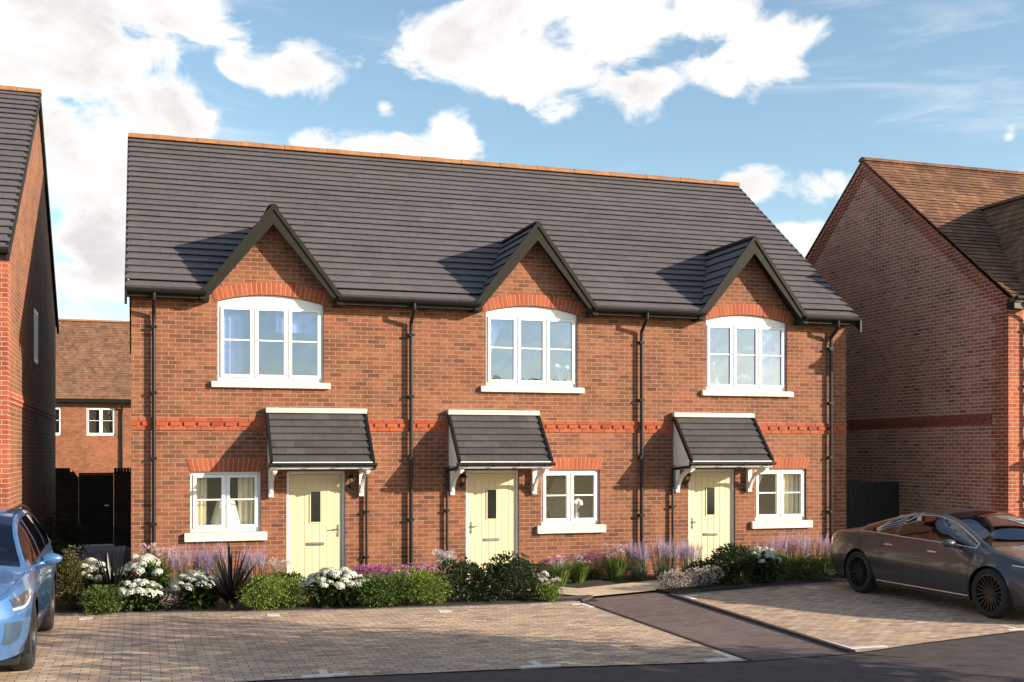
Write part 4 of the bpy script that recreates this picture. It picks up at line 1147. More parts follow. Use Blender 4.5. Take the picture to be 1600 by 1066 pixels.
hydrangea('white hydrangea right of the third yellow door', 10.68, -1.8, .34, .60, 15, n=420)
shrub('yellow green shrub beside the rightmost hydrangea', 11.12, -1.55, .28, .46, 'lime', 800, .045, .026)
shrub('low dark green hedge shrub by the dark car rear wheel', 11.75, -1.65, .5, .42, 'box', 1500, .045, .028)
shrub('low dark green shrub behind the dark car rear bumper', 12.6, -1.7, .5, .46, 'box', 1400, .045, .028)
perennial('lilac pink flowers under the right ground floor window, left', 11.55, -.7, .3, .60, 'lav', ['lilac', 'pink'], 44)
perennial('lilac pink flowers under the right ground floor window, middle', 12.1, -.65, .3, .64, 'lav', ['pink', 'lilac', 'lilac'], 46)
perennial('lilac pink flowers under the right ground floor window, right', 12.65, -.7, .3, .58, 'lav', ['lilac', 'pink'], 40)
shrub('small mid green shrub filling the gap left of the wide mid green shrub', 3.25, -2.55, .3, .36, 'box', 800, .045, .028)
shrub('small dark shrub between the two right clumps of lavender and heather', 9.45, -1.85, .3, .42, 'dark', 800, .045, .028)
shrub('small green shrub at the foot of the wall left of the first yellow door', 2.2, -1.6, .3, .4, 'box', 800, .045, .028)
# alley
shrub('dark shrub in the shaded alley before the garden wall', -1.45, 5.6, .55, .95, 'photo', 1100, .06, .035)
shrub('low dark shrub nearer the car in the shaded alley', -1.5, 3.4, .4, .6, 'box', 800, .055, .03)

# street trees across the road (they throw the dappled shade)
M['treeleaf'] = leaf_mat('leaf_tree', [c4(.04, .07, .016), c4(.07, .11, .022), c4(.055, .09, .02)], .5)
def tree(label, x, y, h, cr, ch, n=4200):
    T = thing('street_tree', label, 'tree', (x, y, -.02), 0, 'street trees across the road')
    mb = MB(); mb.tube([(0, 0, 0), (.03, .02, h * .3), (-.02, .04, h * .62), (.02, 0, h * .92)], [.13, .10, .07, .02], 10)
    cl = []
    for i in range(13):
        a = i * 2.4; z = h - ch + ch * random.uniform(.12, .85); q = cr * random.uniform(.35, .85)
        tip = Vector((q * math.cos(a), q * math.sin(a), z + .25)); st = Vector((0, .02, max(h * .28, z - q * .7)))
        mb.tube([st, st.lerp(tip, .5) + Vector((0, 0, .1)), tip], [.05, .03, .01], 6)
        cl.append((tip, random.uniform(.35, .6) * cr))
    cl.append((Vector((0, 0, h - ch * .2)), cr * .45))
    mb.build('trunk', M['bark'], T, smooth=True)
    f = MB()
    for i in range(n):
        c, r = random.choice(cl); d = rnd_dir(); p = c + Vector((d.x, d.y, d.z * .7)) * r * random.random() ** .45
        if p.z > h: p.z = h - random.random() * .2
        leaf(f, p, rnd_dir(), rnd_dir(), random.uniform(.12, .2), .09)
    f.build('crown', M['treeleaf'], T)
TREES = [(10.6, -12.9, 4.45, 2.2, 3.2), (12.3, -14.4, 4.45, 2.0, 3.0)]
tl = ['leafy street tree across the road, nearer the kerb', 'leafy street tree across the road, farther from the kerb']
for t_, l_ in zip(TREES, tl): tree(l_, *t_)

# ------------------------------------------------------------------ cars
def pchip(tab):
    xs = [p[0] for p in tab]; ys = [p[1] for p in tab]; n = len(xs)
    h = [xs[i + 1] - xs[i] for i in range(n - 1)]; dl = [(ys[i + 1] - ys[i]) / h[i] for i in range(n - 1)]
    m = [0] * n
    for i in range(1, n - 1):
        if dl[i - 1] * dl[i] > 0:
            w1, w2 = 2 * h[i] + h[i - 1], h[i] + 2 * h[i - 1]; m[i] = (w1 + w2) / (w1 / dl[i - 1] + w2 / dl[i])
    m[0], m[-1] = dl[0], dl[-1]
    def f(x):
        x = min(max(x, xs[0]), xs[-1]); i = 0
        while i < n - 2 and x > xs[i + 1]: i += 1
        t = (x - xs[i]) / h[i]; a, b = ys[i], ys[i + 1]
        return a * (2 * t ** 3 - 3 * t * t + 1) + h[i] * m[i] * (t ** 3 - 2 * t * t + t) + b * (-2 * t ** 3 + 3 * t * t) + h[i] * m[i + 1] * (t ** 3 - t * t)
    return f
def catmull(P, i, t):
    p0, p1, p2, p3 = P[max(i - 1, 0)], P[i], P[i + 1], P[min(i + 2, len(P) - 1)]
    return (p1 * 2 + (p2 - p0) * t + (p0 * 2 - p1 * 5 + p2 * 4 - p3) * t * t + (p1 * 3 - p0 - p2 * 3 + p3) * t ** 3) * .5

def make_wheel(car, x, y, side, r, w, rimmat, tyremat, spokes, rimr):
    """side +1 = left (+y). wheel part = tyre mesh, rim a sub-part"""
    Mx = Matrix.Translation((x, y, r)) @ Matrix.Rotation(R(-90 * side), 4, 'X')   # local +z -> outward
    t = MB(); h = w / 2
    t.lathe([(rimr - .01, -h + .02), (rimr + .02, -h), (r - .03, -h + .005), (r - .006, -h + .03), (r, -h + .06), (r, h - .06), (r - .006, h - .03), (r - .03, h - .005), (rimr + .03, h), (rimr + .005, h - .012), (rimr - .012, h - .03)], 40, Mx)
    wh = t.build('wheel', tyremat, car, smooth=True, angle=35, fix=True)
    m = MB()
    m.lathe([(rimr + .003, h - .014), (rimr - .012, h - .012), (rimr - .025, h - .05), (rimr - .03, -h + .02)], 40, Mx)
    m.lathe([(.0, h - .035), (.05, h - .035), (.062, h - .05), (.062, h - .09), (.0, h - .09)], 20, Mx)
    for k in range(spokes):
        a = 2 * math.pi * k / spokes
        for da in (-.10, .10):
            ca, sa = math.cos(a + da * .35), math.sin(a + da * .35); cb, sb = math.cos(a + da * 1.7), math.sin(a + da * 1.7)
            def P(rad, wd, z, c, s): return Mx @ Vector((rad * c - wd * s, rad * s + wd * c, z))
            q = [P(.05, -.013, h - .085, ca, sa), P(.05, .013, h - .085, ca, sa), P(rimr - .02, .010, h - .055, cb, sb), P(rimr - .02, -.010, h - .055, cb, sb)]
            q2 = [P(.05, -.013, h - .045, ca, sa), P(.05, .013, h - .045, ca, sa), P(rimr - .02, .010, h - .022, cb, sb), P(rimr - .02, -.010, h - .022, cb, sb)]
            m.hexa(q + q2)
    m.build('rim', rimmat, wh, smooth=True, angle=30, fix=True)
    d = MB(); d.lathe([(.0, -.02), (rimr - .06, -.02), (rimr - .06, -.0), (.0, .0)], 24, Mx); d.build('brake_disc', M['disc'], wh, fix=True)
    return wh

def make_car(label, sp, loc):
    T = thing('parked_car', label, 'car', loc, R(-90), 'parked cars')
    F = {k: pchip(v) for k, v in sp['tab'].items()}
    Lc = sp['L']
    NP = {}
    def section(x):
        g = lambda k: F[k](x)
        A = [Vector((g('w0'), g('z0'))), Vector((g('w1'), g('z1'))), Vector((g('w2'), g('z2'))), Vector((g('w3'), g('z3')))]
        rail = Vector((g('w4'), g('z4'))); top = Vector((0, g('z6')))
        mid = Vector((g('w4') * .55, g('z4') + (g('z6') - g('z4')) * .80))
        pts = []
        for i in range(3):
            for k in range(4): pts.append(catmull(A, i, k / 4))
        belt = A[3]; pts.append(belt)
        d = rail - belt; Ld = d.length
        mlo = min(.045, Ld * .3); mhi = min(.055, Ld * .35)
        b1 = belt + d * (mlo / Ld) if Ld > 1e-4 else belt; b2 = rail - d * (mhi / Ld) if Ld > 1e-4 else rail
        bow = Vector((d.y, -d.x)).normalized() * (sp['bow'] * min(1, Ld / .4)) if Ld > 1e-4 else Vector((0, 0))
        pts.append(b1 + bow * .3)
        pts.append(b1.lerp(b2, .35) + bow); pts.append(b1.lerp(b2, .7) + bow * .8)
        pts.append(b2 + bow * .25)
        pts.append(rail)
        TT = [rail, mid, top]
        e = rail.lerp(mid, .10); pts.append(e)
        for k in range(1, 5): 
            t = k / 4; pts.append(Vector((e.x + (0 - e.x) * t, e.y + (top.y - e.y) * (1 - (1 - t) ** 2))))
        return pts
    xs = sorted(set([round(i * Lc / 84, 3) for i in range(85)] + [round(v, 3) for v in sp['cuts']]))
    xs = [x for i, x in enumerate(xs) if i == 0 or x - xs[i - 1] > .012 or x in [round(v, 3) for v in sp['cuts']]]
    secs = [section(x) for x in xs]; K = len(secs[0])
    IB, IG0, IG1, IR, IE = 12, 13, 16, 17, 18       # belt, glass low, glass high, rail, first top row
    def pos(i, j, s): p = secs[i][j]; return (xs[i] - Lc / 2, s * p.x, p.y)
    body = MB(); glass = {}
    wheels = sp['axles']; Rw = sp['arch']; zc = sp['wr']
    def put(mb, a, b, c, d, s): mb.quad(*((a, b, c, d) if s > 0 else (d, c, b, a)))
    for s in (1, -1):
        grid = {}
        for i in range(len(xs)):
            for j in range(K): grid[i, j] = Vector(pos(i, j, s))
        # wheel arches
        inside = {}
        for (i, j), p in grid.items():
            if j > IB: continue
            for ax in wheels:
                dx, dz = p.x - (ax - Lc / 2), p.z - zc
                if dx * dx + dz * dz < Rw * Rw: inside[i, j] = ax
        for (i, j), ax in list(inside.items()): pass
        faces = []
        for i in range(len(xs) - 1):
            xm = (xs[i] + xs[i + 1]) / 2
            for j in range(K - 1):
                q = [(i, j), (i, j + 1), (i + 1, j + 1), (i + 1, j)]
                if all(k in inside for k in q): continue
                g = None
                if IG0 <= j < IG1:
                    for n, (a, b) in sp['side'].items():
                        if a - 1e-4 <= xs[i] and xs[i + 1] <= b + 1e-4: g = ('side', n)
                if j >= IE:
                    for n, (a, b) in sp['top'].items():
                        if a - 1e-4 <= xs[i] and xs[i + 1] <= b + 1e-4: g = ('top', n)
                faces.append((q, g))
        for k, ax in inside.items():
            p = grid[k]; cx = ax - Lc / 2; v = Vector((p.x - cx, p.z - zc))
            if v.length < 1e-4: v = Vector((0, 1))
            v = v.normalized() * Rw; grid[k] = Vector((cx + v.x, p.y, max(zc + v.y, .16)))
        for q, g in faces:
            P = [grid[k] for k in q]
            if g is None: put(body, P[0], P[3], P[2], P[1], s)
            else:
                key = g if g[0] == 'top' else (g[0], g[1], s)
                put(glass.setdefault(key, MB()), P[0], P[3], P[2], P[1], s)
        # wheel wells
        for ax in wheels:
            cx = ax - Lc / 2; yo = F['w2'](ax) - .02
            n = 18
            for k in range(n):
                a0, a1 = math.pi * (-.12 + 1.24 * k / n), math.pi * (-.12 + 1.24 * (k + 1) / n)
                p = [(cx + Rw * math.cos(a0), s * yo, zc + Rw * math.sin(a0)), (cx + Rw * math.cos(a1), s * yo, zc + Rw * math.sin(a1)), (cx + Rw * math.cos(a1), s * .5, zc + Rw * math.sin(a1)), (cx + Rw * math.cos(a0), s * .5, zc + Rw * math.sin(a0))]
                body.cur = 1; body.quad(*p); body.cur = 0
    for i in (0, len(xs) - 1):
        loop = [pos(i, j, 1) for j in range(K)] + [pos(i, j, -1) for j in range(K - 2, -1, -1)]
        body.poly(loop if i else loop[::-1])
    # underbody
    body.cur = 1
    body.box(-Lc / 2 + .25, Lc / 2 - .25, -F['w0'](Lc / 2) + .03, F['w0'](Lc / 2) - .03, .17, .23)
    for ax in wheels: pass
    me = body.mesh('body', [sp['paint'], M['carblack']])
    bm = bmesh.new(); bm.from_mesh(me); bmesh.ops.remove_doubles(bm, verts=bm.verts, dist=.0008)
    bmesh.ops.recalc_face_normals(bm, faces=bm.faces); bm.to_mesh(me); bm.free()
    me.polygons.foreach_set('use_smooth', [True] * len(me.polygons)); me.update(); me.set_sharp_from_angle(angle=R(32))
    B = link('body', me, T)
    for key, mb in glass.items():
        me = mb.mesh('glass', [sp['glass']])
        bm = bmesh.new(); bm.from_mesh(me); bmesh.ops.remove_doubles(bm, verts=bm.verts, dist=.0008); bm.to_mesh(me); bm.free()
        me.polygons.foreach_set('use_smooth', [True] * len(me.polygons)); me.update()
        nm = {'screen': 'windscreen', 'rear': 'rear_window', 'roof': 'glass_roof'}.get(key[1], 'side_window')
        me.name = nm; link(nm, me, T)
    # surface sampler for trim
    def surf(x, z, s, off=.004):
        sc = section(x); best = None
        for a, b in zip(sc, sc[1:]):
            if (a.y - z) * (b.y - z) <= 0 and abs(b.y - a.y) > 1e-5:
                t = (z - a.y) / (b.y - a.y); best = a.x + (b.x - a.x) * t; break
        if best is None: best = max(p.x for p in sc)
        return Vector((x - Lc / 2, s * (best + off), z))
    def beltpt(x, s, j, off=.006):
        p = section(x)[j]; return Vector((x - Lc / 2, s * (p.x + off), p.y))
    # seams of the doors
    for s in (1, -1):
        sm = MB()
        for x in sp['seams']:
            zt = F['z3'](x) - .004; zs = [F['z0'](x) + .12 + (zt - F['z0'](x) - .12) * k / 10 for k in range(11)]
            for a, b in zip(zs, zs[1:]):
                p, q = surf(x, a, s, .0015), surf(x, b, s, .0015); w = Vector((.006, 0, 0))
                sm.quad(p - w, p + w, q + w, q - w)
        sm.build('door_seam', M['carblack'], T)
        # window line trim
        if sp.get('chrome'):
            tr = MB(); a, b = sp['chrome']; n = 40
            xx = [a + (b - a) * k / n for k in range(n + 1)]
            tr.tube([beltpt(x, s, IG0) for x in xx] + [beltpt(x, s, IG1, .005) for x in xx[::-1]] + [beltpt(xx[0], s, IG0)], .0105, 6)
            tr.build('window_trim', sp['trimmat'], T, smooth=True)
        for x in sp['handles']:
            hd = MB(); z = F['z3'](x) - .11; p = surf(x, z, s, .0)
            hd.hexa([(p.x - .09, p.y - s * .004, z - .014), (p.x + .09, p.y - s * .004, z - .014), (p.x + .09, p.y + s * .014, z - .012), (p.x - .09, p.y + s * .014, z - .012),
                     (p.x - .09, p.y - s * .004, z + .014), (p.x + .09, p.y - s * .004, z + .014), (p.x + .09, p.y + s * .014, z + .012), (p.x - .09, p.y + s * .014, z + .012)])
            hd.build('door_handle', sp['handlemat'], T, fix=True, bevel=.005)
        # mirror
        mx = sp['mirror']; z = F['z3'](mx) + .075; p = surf(mx, F['z3'](mx) - .01, s, 0)
        mr = MB(); mr.blob((p.x - .02, p.y + s * .17, z), (.062, .12, .06), 14, 9); mr.tube([(p.x + .02, p.y - s * .02, z - .07), (p.x, p.y + s * .1, z - .035)], .022, 8)
        mr.build('mirror', sp['paint'], T, smooth=True, angle=180)
        # sill strip
        sl = MB(); a, b = wheels[0] + Rw + .05, wheels[1] - Rw - .05; n = 16
        pts = [surf(a + (b - a) * k / n, F['z0'](Lc / 2) + .07, s, .006) for k in range(n + 1)]
        sl.tube(pts, .010, 6); sl.build('sill_trim', sp['sillmat'], T, smooth=True)
        # lamps
        for nm, pts, mt in sp['lamps']:
            lb = MB(); n = len(pts) // 2
            rows = 5
            tp, bt = pts[:n], pts[n:][::-1]
            gr = []
            for k in range(n):
                for kk in range(4 if k < n - 1 else 1):
                    f = kk / 4; a = tp[k]; b = tp[min(k + 1, n - 1)]; c = bt[k]; d = bt[min(k + 1, n - 1)]
                    u0 = (a[0] + (b[0] - a[0]) * f, a[1] + (b[1] - a[1]) * f); u1 = (c[0] + (d[0] - c[0]) * f, c[1] + (d[1] - c[1]) * f)
                    gr.append([surf(u1[0] + (u0[0] - u1[0]) * r / rows, u1[1] + (u0[1] - u1[1]) * r / rows, s, .006) for r in range(rows + 1)])
            for k in range(len(gr) - 1):
                for r in range(rows):
                    q = (gr[k][r], gr[k + 1][r], gr[k + 1][r + 1], gr[k][r + 1])
                    lb.quad(*(q if s < 0 else q[::-1]))
            lb.build(nm, M[mt], T, smooth=True)
        for ax in wheels: make_wheel(T, ax - Lc / 2, s * (F['w2'](ax) - sp['ww'] / 2 - .012), s, sp['wr'], sp['ww'], sp['rim'], M['tyre'], sp['spokes'], sp['rimr'])
        # arch lips
        if sp.get('cladding'):
            for ax in wheels:
                cl = MB(); n = 24; cx = ax - Lc / 2
                for k in range(n):
                    a0, a1 = math.pi * (-.05 + 1.1 * k / n), math.pi * (-.05 + 1.1 * (k + 1) / n)
                    def P(a, rr, o): 
                        xx = ax + rr * math.cos(a); zz = zc + rr * math.sin(a); q = surf(xx, max(zz, F['z0'](xx) + .01), s, o); return Vector((q.x, q.y, zz))
                    r0, r1 = Rw - .004, Rw + .045
                    q = (P(a0, r0, .012), P(a1, r0, .012), P(a1, r1, .005), P(a0, r1, .005)); cl.quad(*(q if s < 0 else q[::-1]))
                cl.build('arch_trim', M['carblack'], T, smooth=True)
    # cabin
    cb = MB()
    for (x, y) in [(sp['seat'][0], .36), (sp['seat'][0], -.36), (sp['seat'][1], .36), (sp['seat'][1], -.36)]:
        x -= Lc / 2; zz = sp['seatz']
        cb.hexa([(x - .05, y - .24, zz - .3), (x + .08, y - .24, zz - .3), (x + .08, y + .24, zz - .3), (x - .05, y + .24, zz - .3), (x - .2, y - .2, zz + .25), (x - .09, y - .2, zz + .25), (x - .09, y + .2, zz + .25), (x - .2, y + .2, zz + .25)])
        cb.box(x + .08, x + .5, y - .24, y + .24, zz - .42, zz - .28)
        cb.blob((x - .17, y, zz + .36), (.05, .13, .09), 10, 7)
    seats = cb.build('seats', sp['seatmat'], T, smooth=True, angle=30)
    fl = MB(); a, b = sp['dash']; fl.box(.4 - Lc / 2 + .5, a - Lc / 2, -.78, .78, .3, .42)
    fl.hexa([(a - Lc / 2, -.68, .45), (b - Lc / 2, -.68, .45), (b - Lc / 2, .68, .45), (a - Lc / 2, .68, .45), (a - Lc / 2, -.68, sp['dashz'] - .02), (b - Lc / 2, -.68, sp['dashz'] - .05), (b - Lc / 2, .68, sp['dashz'] - .05), (a - Lc / 2, .68, sp['dashz'] - .02)])
    fl.build('dashboard', M['carblack'], T)
    sw = MB(); sx = a - Lc / 2 - .12; sw.tube([(sx + .04 * math.sin(t) * .6, .36 + .18 * math.cos(t), sp['dashz'] - .06 + .17 * math.sin(t)) for t in [2 * math.pi * k / 20 for k in range(21)]], .014, 6); sw.build('steering_wheel', M['carblack'], T, smooth=True)
    return T, surf, F

def paint(name, col, rough=.28, metal=.55, coat=1.0):
    m, t, p = base_mat(name, col, rough, metal, .5, coat)
    g = t.new('ShaderNodeNewGeometry')
    nz = t.noise(g.outputs['Position'], 900, 1, .5)
    cc = col
    t.link(t.ramp(nz, [(.35, tuple(x * .85 for x in cc[:3]) + (1,)), (.65, tuple(min(1, x * 1.15) for x in cc[:3]) + (1,))]), p.inputs['Base Color'])
    return m
M['carblack'] = plain('car_black_plastic', c4(.012, .012, .013), .5, var=0)
M['intake_blue'] = plain('intake_mesh', c4(.035, .06, .10), .5, var=.1)
M['tyre'] = plain('tyre_rubber', c4(.016, .016, .016), .75, var=.15, scale=20)
M['disc'] = plain('brake_disc', c4(.25, .25, .26), .35, metal=1, var=0)
M['chrome'] = plain('chrome', c4(.80, .80, .82), .28, metal=1, var=0)
M['rim_dark'] = plain('rim_dark', c4(0.077, 0.073, 0.073), .3, metal=.8, var=0)
M['rim_silver'] = plain('rim_silver', c4(.35, .35, .36), .3, metal=.9, var=0)
M['lamp_dark'] = plain('headlight_lens', c4(.06, .06, .07), .08, var=0, coat=1)
M['lamp_white'] = plain('headlight_strip', c4(.85, .86, .88), .2, var=0)
M['lamp_red'] = plain('tail_lamp_red', c4(.35, .02, .015), .2, var=0, coat=1)
M['seat_dark'] = plain('seat_dark', c4(.05, .047, .045), .7, var=0)
M['seat_pale'] = plain('seat_pale', c4(.45, .42, .38), .7, var=0)
M['carglass'] = glass_mat('car_glass', .11, tint=(.10, .10, .105, 1), gcol=(.85, .88, 1, 1))
M['paint_grey'] = paint('paint_bronze_grey', c4(.058, .054, .060), .28, .2, .40)
M['paint_blue'] = paint('paint_sky_blue', c4(0.066, 0.169, 0.377), .3, .35)

SED = dict(L=4.97, bow=.03, axles=(1.06, 4.02), arch=.385, wr=.352, ww=.245, rimr=.262, spokes=10,
    tab=dict(
        w0=[(0, .55), (.12, .72), (.5, .84), (1.2, .88), (3.9, .88), (4.55, .82), (4.85, .66), (4.97, .48)],
        z0=[(0, .34), (.3, .24), (.7, .20), (4.4, .19), (4.97, .21)],
        w1=[(0, .68), (.12, .82), (.45, .92), (1.1, .955), (2.5, .94), (4.0, .955), (4.5, .90), (4.8, .76), (4.97, .56)],
        z1=[(0, .46), (.7, .37), (4.4, .36), (4.97, .34)],
        w2=[(0, .70), (.12, .84), (.45, .94), (1.06, .982), (2.5, .955), (4.02, .98), (4.5, .92), (4.8, .77), (4.97, .56)],
        z2=[(0, .70), (.7, .68), (2.5, .64), (4.0, .62), (4.6, .54), (4.97, .47)],
        w3=[(0, .64), (.12, .76), (.5, .84), (1.1, .885), (2.4, .875), (3.6, .875), (4.1, .86), (4.55, .79), (4.82, .66), (4.97, .48)],
        z3=[(0, .86), (.15, .93), (.6, .985), (1.1, .99), (2.2, .955), (3.4, .925), (3.9, .895), (4.4, .80), (4.8, .68), (4.97, .56)],
        w4=[(0, .56), (.2, .66), (.7, .66), (1.3, .62), (2.2, .585), (2.9, .60), (3.4, .68), (3.85, .765), (4.3, .74), (4.7, .62), (4.97, .40)],
        z4=[(0, .90), (.15, .975), (.55, 1.03), (1.0, 1.14), (1.6, 1.29), (2.2, 1.385), (2.6, 1.39), (3.0, 1.32), (3.4, 1.165), (3.75, 1.01), (3.95, .94), (4.4, .845), (4.8, .715), (4.97, .575)],
        z6=[(0, .92), (.12, 1.0), (.4, 1.06), (.8, 1.13), (1.5, 1.32), (2.1, 1.43), (2.5, 1.445), (2.9, 1.40), (3.3, 1.25), (3.8, 1.01), (4.0, .955), (4.4, .885), (4.8, .75), (4.97, .585)]),
    cuts=(.98, 1.05, 1.86, 1.96, 2.9, 2.98, 3.62, 3.72, 2.62, 3.86, .62, 1.7, 1.85),
    side={'rear_quarter': (1.05, 1.86), 'rear_door': (1.86, 1.96), 'front_door': (1.96, 3.62)},
    top={'screen': (2.68, 3.86), 'rear': (.62, 1.62)},
    seams=(1.62, 2.62, 3.62), chrome=(1.0, 3.66), handles=(1.80, 2.80), mirror=3.36,
    seat=(2.55, 1.6), seatz=.85, dash=(3.25, 3.8), dashz=.97,
    lamps=[('headlight', [(4.36, .765), (4.5, .755), (4.65, .725), (4.78, .68), (4.78, .62), (4.65, .645), (4.5, .68), (4.36, .735)], 'lamp_dark'),
           ('light_strip', [(4.36, .778), (4.5, .77), (4.65, .742), (4.80, .695), (4.80, .682), (4.65, .727), (4.5, .757), (4.36, .767)], 'lamp_white'),
           ('fog_lamp_trim', [(4.66, .40), (4.76, .40), (4.83, .39), (4.83, .365), (4.76, .37), (4.66, .375)], 'chrome'),
           ('tail_lamp', [(.05, .86), (.15, .90), (.34, .93), (.34, .85), (.15, .80), (.05, .76)], 'lamp_red')])
SED['side'] = {'rear_door': (1.05, 1.86), 'front_door': (1.96, 3.62)}
SED.update(paint=M['paint_grey'], glass=M['carglass'], trimmat=M['chrome'], handlemat=M['chrome'], sillmat=M['chrome'], rim=M['rim_dark'], seatmat=M['seat_pale'])
car1, surf1, F1 = make_car('dark bronze grey fastback saloon parked at the right edge', SED, (12.37, -5.16, 0))
car1.scale = (1.045, 1.0, 1.01)
mb = MB(); mb.box(4.972 - 4.97 / 2, 4.985 - 4.97 / 2, -.30, .30, .30, .42); mb.build('grille', M['carblack'], car1)

SUV = dict(L=4.65, bow=.025, axles=(.93, 3.72), arch=.40, wr=.365, ww=.235, rimr=.26, spokes=5,
    tab=dict(
        w0=[(0, .60), (.15, .78), (.6, .86), (4.0, .86), (4.35, .80), (4.55, .68), (4.65, .58)],
        z0=[(0, .36), (.4, .27), (4.2, .25), (4.65, .24)],
        w1=[(0, .72), (.15, .86), (.6, .93), (2.3, .92), (3.9, .935), (4.3, .89), (4.55, .77), (4.65, .66)],
        z1=[(0, .55), (.6, .45), (4.3, .45), (4.65, .43)],
        w2=[(0, .76), (.15, .88), (.6, .945), (2.3, .935), (3.72, .945), (4.3, .90), (4.55, .79), (4.65, .68)],
        z2=[(0, .82), (.6, .78), (3.7, .76), (4.65, .66)],
        w3=[(0, .74), (.15, .83), (.6, .88), (2.3, .885), (3.4, .88), (4.0, .86), (4.35, .80), (4.55, .72), (4.65, .62)],
        z3=[(0, 1.02), (.6, 1.06), (2.2, 1.04), (3.3, 1.01), (3.9, .97), (4.4, .89), (4.65, .80)],
        w4=[(0, .66), (.3, .64), (1.0, .625), (2.2, .62), (2.7, .64), (3.1, .72), (3.45, .80), (4.0, .78), (4.4, .70), (4.65, .55)],
        z4=[(0, 1.06), (.15, 1.25), (.4, 1.42), (.9, 1.53), (1.6, 1.575), (2.2, 1.56), (2.6, 1.48), (3.0, 1.28), (3.4, 1.07), (3.6, 1.01), (4.2, .95), (4.5, .87), (4.65, .82)],
        z6=[(0, 1.08), (.15, 1.30), (.4, 1.49), (.9, 1.61), (1.6, 1.65), (2.2, 1.63), (2.6, 1.54), (3.0, 1.34), (3.5, 1.09), (3.7, 1.05), (4.2, 1.0), (4.5, .91), (4.65, .84)]),
    cuts=(.55, 1.3, 1.38, 2.18, 2.28, 3.2, 2.42, 3.46, .12, .42, 3.3, .5),
    side={'quarter': (.55, 1.30), 'rear_door': (1.38, 2.18), 'front_door': (2.28, 3.2)},
    top={'screen': (2.42, 3.46), 'rear': (.12, .42)},
    seams=(1.2, 2.23, 3.32), chrome=(.5, 3.26), handles=(1.42, 2.42), mirror=3.02,
    seat=(2.2, 1.3), seatz=1.0, dash=(2.95, 3.4), dashz=1.06, cladding=True,
    lamps=[('headlight', [(3.98, .87), (4.15, .865), (4.32, .85), (4.5, .83), (4.5, .755), (4.32, .755), (4.15, .775), (3.98, .83)], 'lamp_dark'),
           ('light_strip', [(4.02, .812), (4.2, .765), (4.35, .745), (4.52, .74), (4.52, .722), (4.35, .727), (4.2, .745), (4.02, .80)], 'lamp_white'),
           ('bumper_intake', [(4.40, .60), (4.47, .61), (4.54, .61), (4.61, .61), (4.61, .40), (4.54, .39), (4.47, .41), (4.42, .47)], 'intake_blue'),
           ('tail_lamp', [(.03, 1.0), (.12, 1.02), (.3, 1.03), (.3, .95), (.12, .93), (.03, .92)], 'lamp_red')])
SUV.update(paint=M['paint_blue'], glass=M['carglass'], trimmat=M['carblack'], handlemat=M['paint_blue'], sillmat=M['carblack'], rim=M['rim_dark'], seatmat=M['seat_dark'])
car2, surf2, F2 = make_car('pale blue electric SUV parked at the left edge, facing the road', SUV, (-2.03, -5.24, 0))
car2.scale = (1.02, 1.0, 1.03)
mb = MB()
for s in (1, -1): mb.tube([(x - 4.65 / 2, s * (F2['w4'](x) - .03), F2['z4'](x) + .055) for x in [.5 + k * .12 for k in range(16)]], .016, 6)
mb.build('roof_rail', M['carblack'], car2, smooth=True)
mb = MB(); xf = 4.65 / 2; mb.box(xf - .03, xf + .012, -.56, .56, .50, .80); mb.build('front_panel', M['paint_blue'], car2, bevel=.02)
mb = MB(); mb.box(xf - .05, xf + .008, -.60, .60, .26, .40); mb.build('front_grille', M['carblack'], car2, bevel=.02)

# ------------------------------------------------------------------ sky and light
W = bpy.data.worlds.new('World'); S.world = W; W.use_nodes = True
t = NT(W)
SUN_EL = R(17.8); sun_v = Vector((1.03, -.75, .41)).normalized()
sky = t.new('ShaderNodeTexSky', sky_type='NISHITA'); sky.sun_disc = False
sky.sun_elevation = SUN_EL; sky.sun_rotation = math.atan2(sun_v.x, sun_v.y); sky.air_density = 1.0; sky.dust_density = .6; sky.ozone_density = 1.6
bg = t.n['Background']; SKY_STR = .13; SKYTINT = (.85, .87, .81)
bg.inputs[1].default_value = SKY_STR
tc = t.new('ShaderNodeTexCoord'); D_ = tc.outputs['Generated']
sp_ = t.new('ShaderNodeSeparateXYZ'); t.link(D_, sp_.inputs[0])
az = t.math('ARCTAN2', sp_.outputs[0], sp_.outputs[1]); el = t.math('ARCSINE', sp_.outputs[2])
cb = t.new('ShaderNodeCombineXYZ'); t.link(az, cb.inputs[0]); t.link(el, cb.inputs[1])
nv = t.new('ShaderNodeVectorMath', operation='MULTIPLY'); nv.inputs[1].default_value = (1, 1, 1.5); t.link(D_, nv.inputs[0])
n1 = t.noise(nv.outputs[0], 7.5, 9, .60, .35)
n2 = t.noise(nv.outputs[0], 3.0, 5, .55, .2)
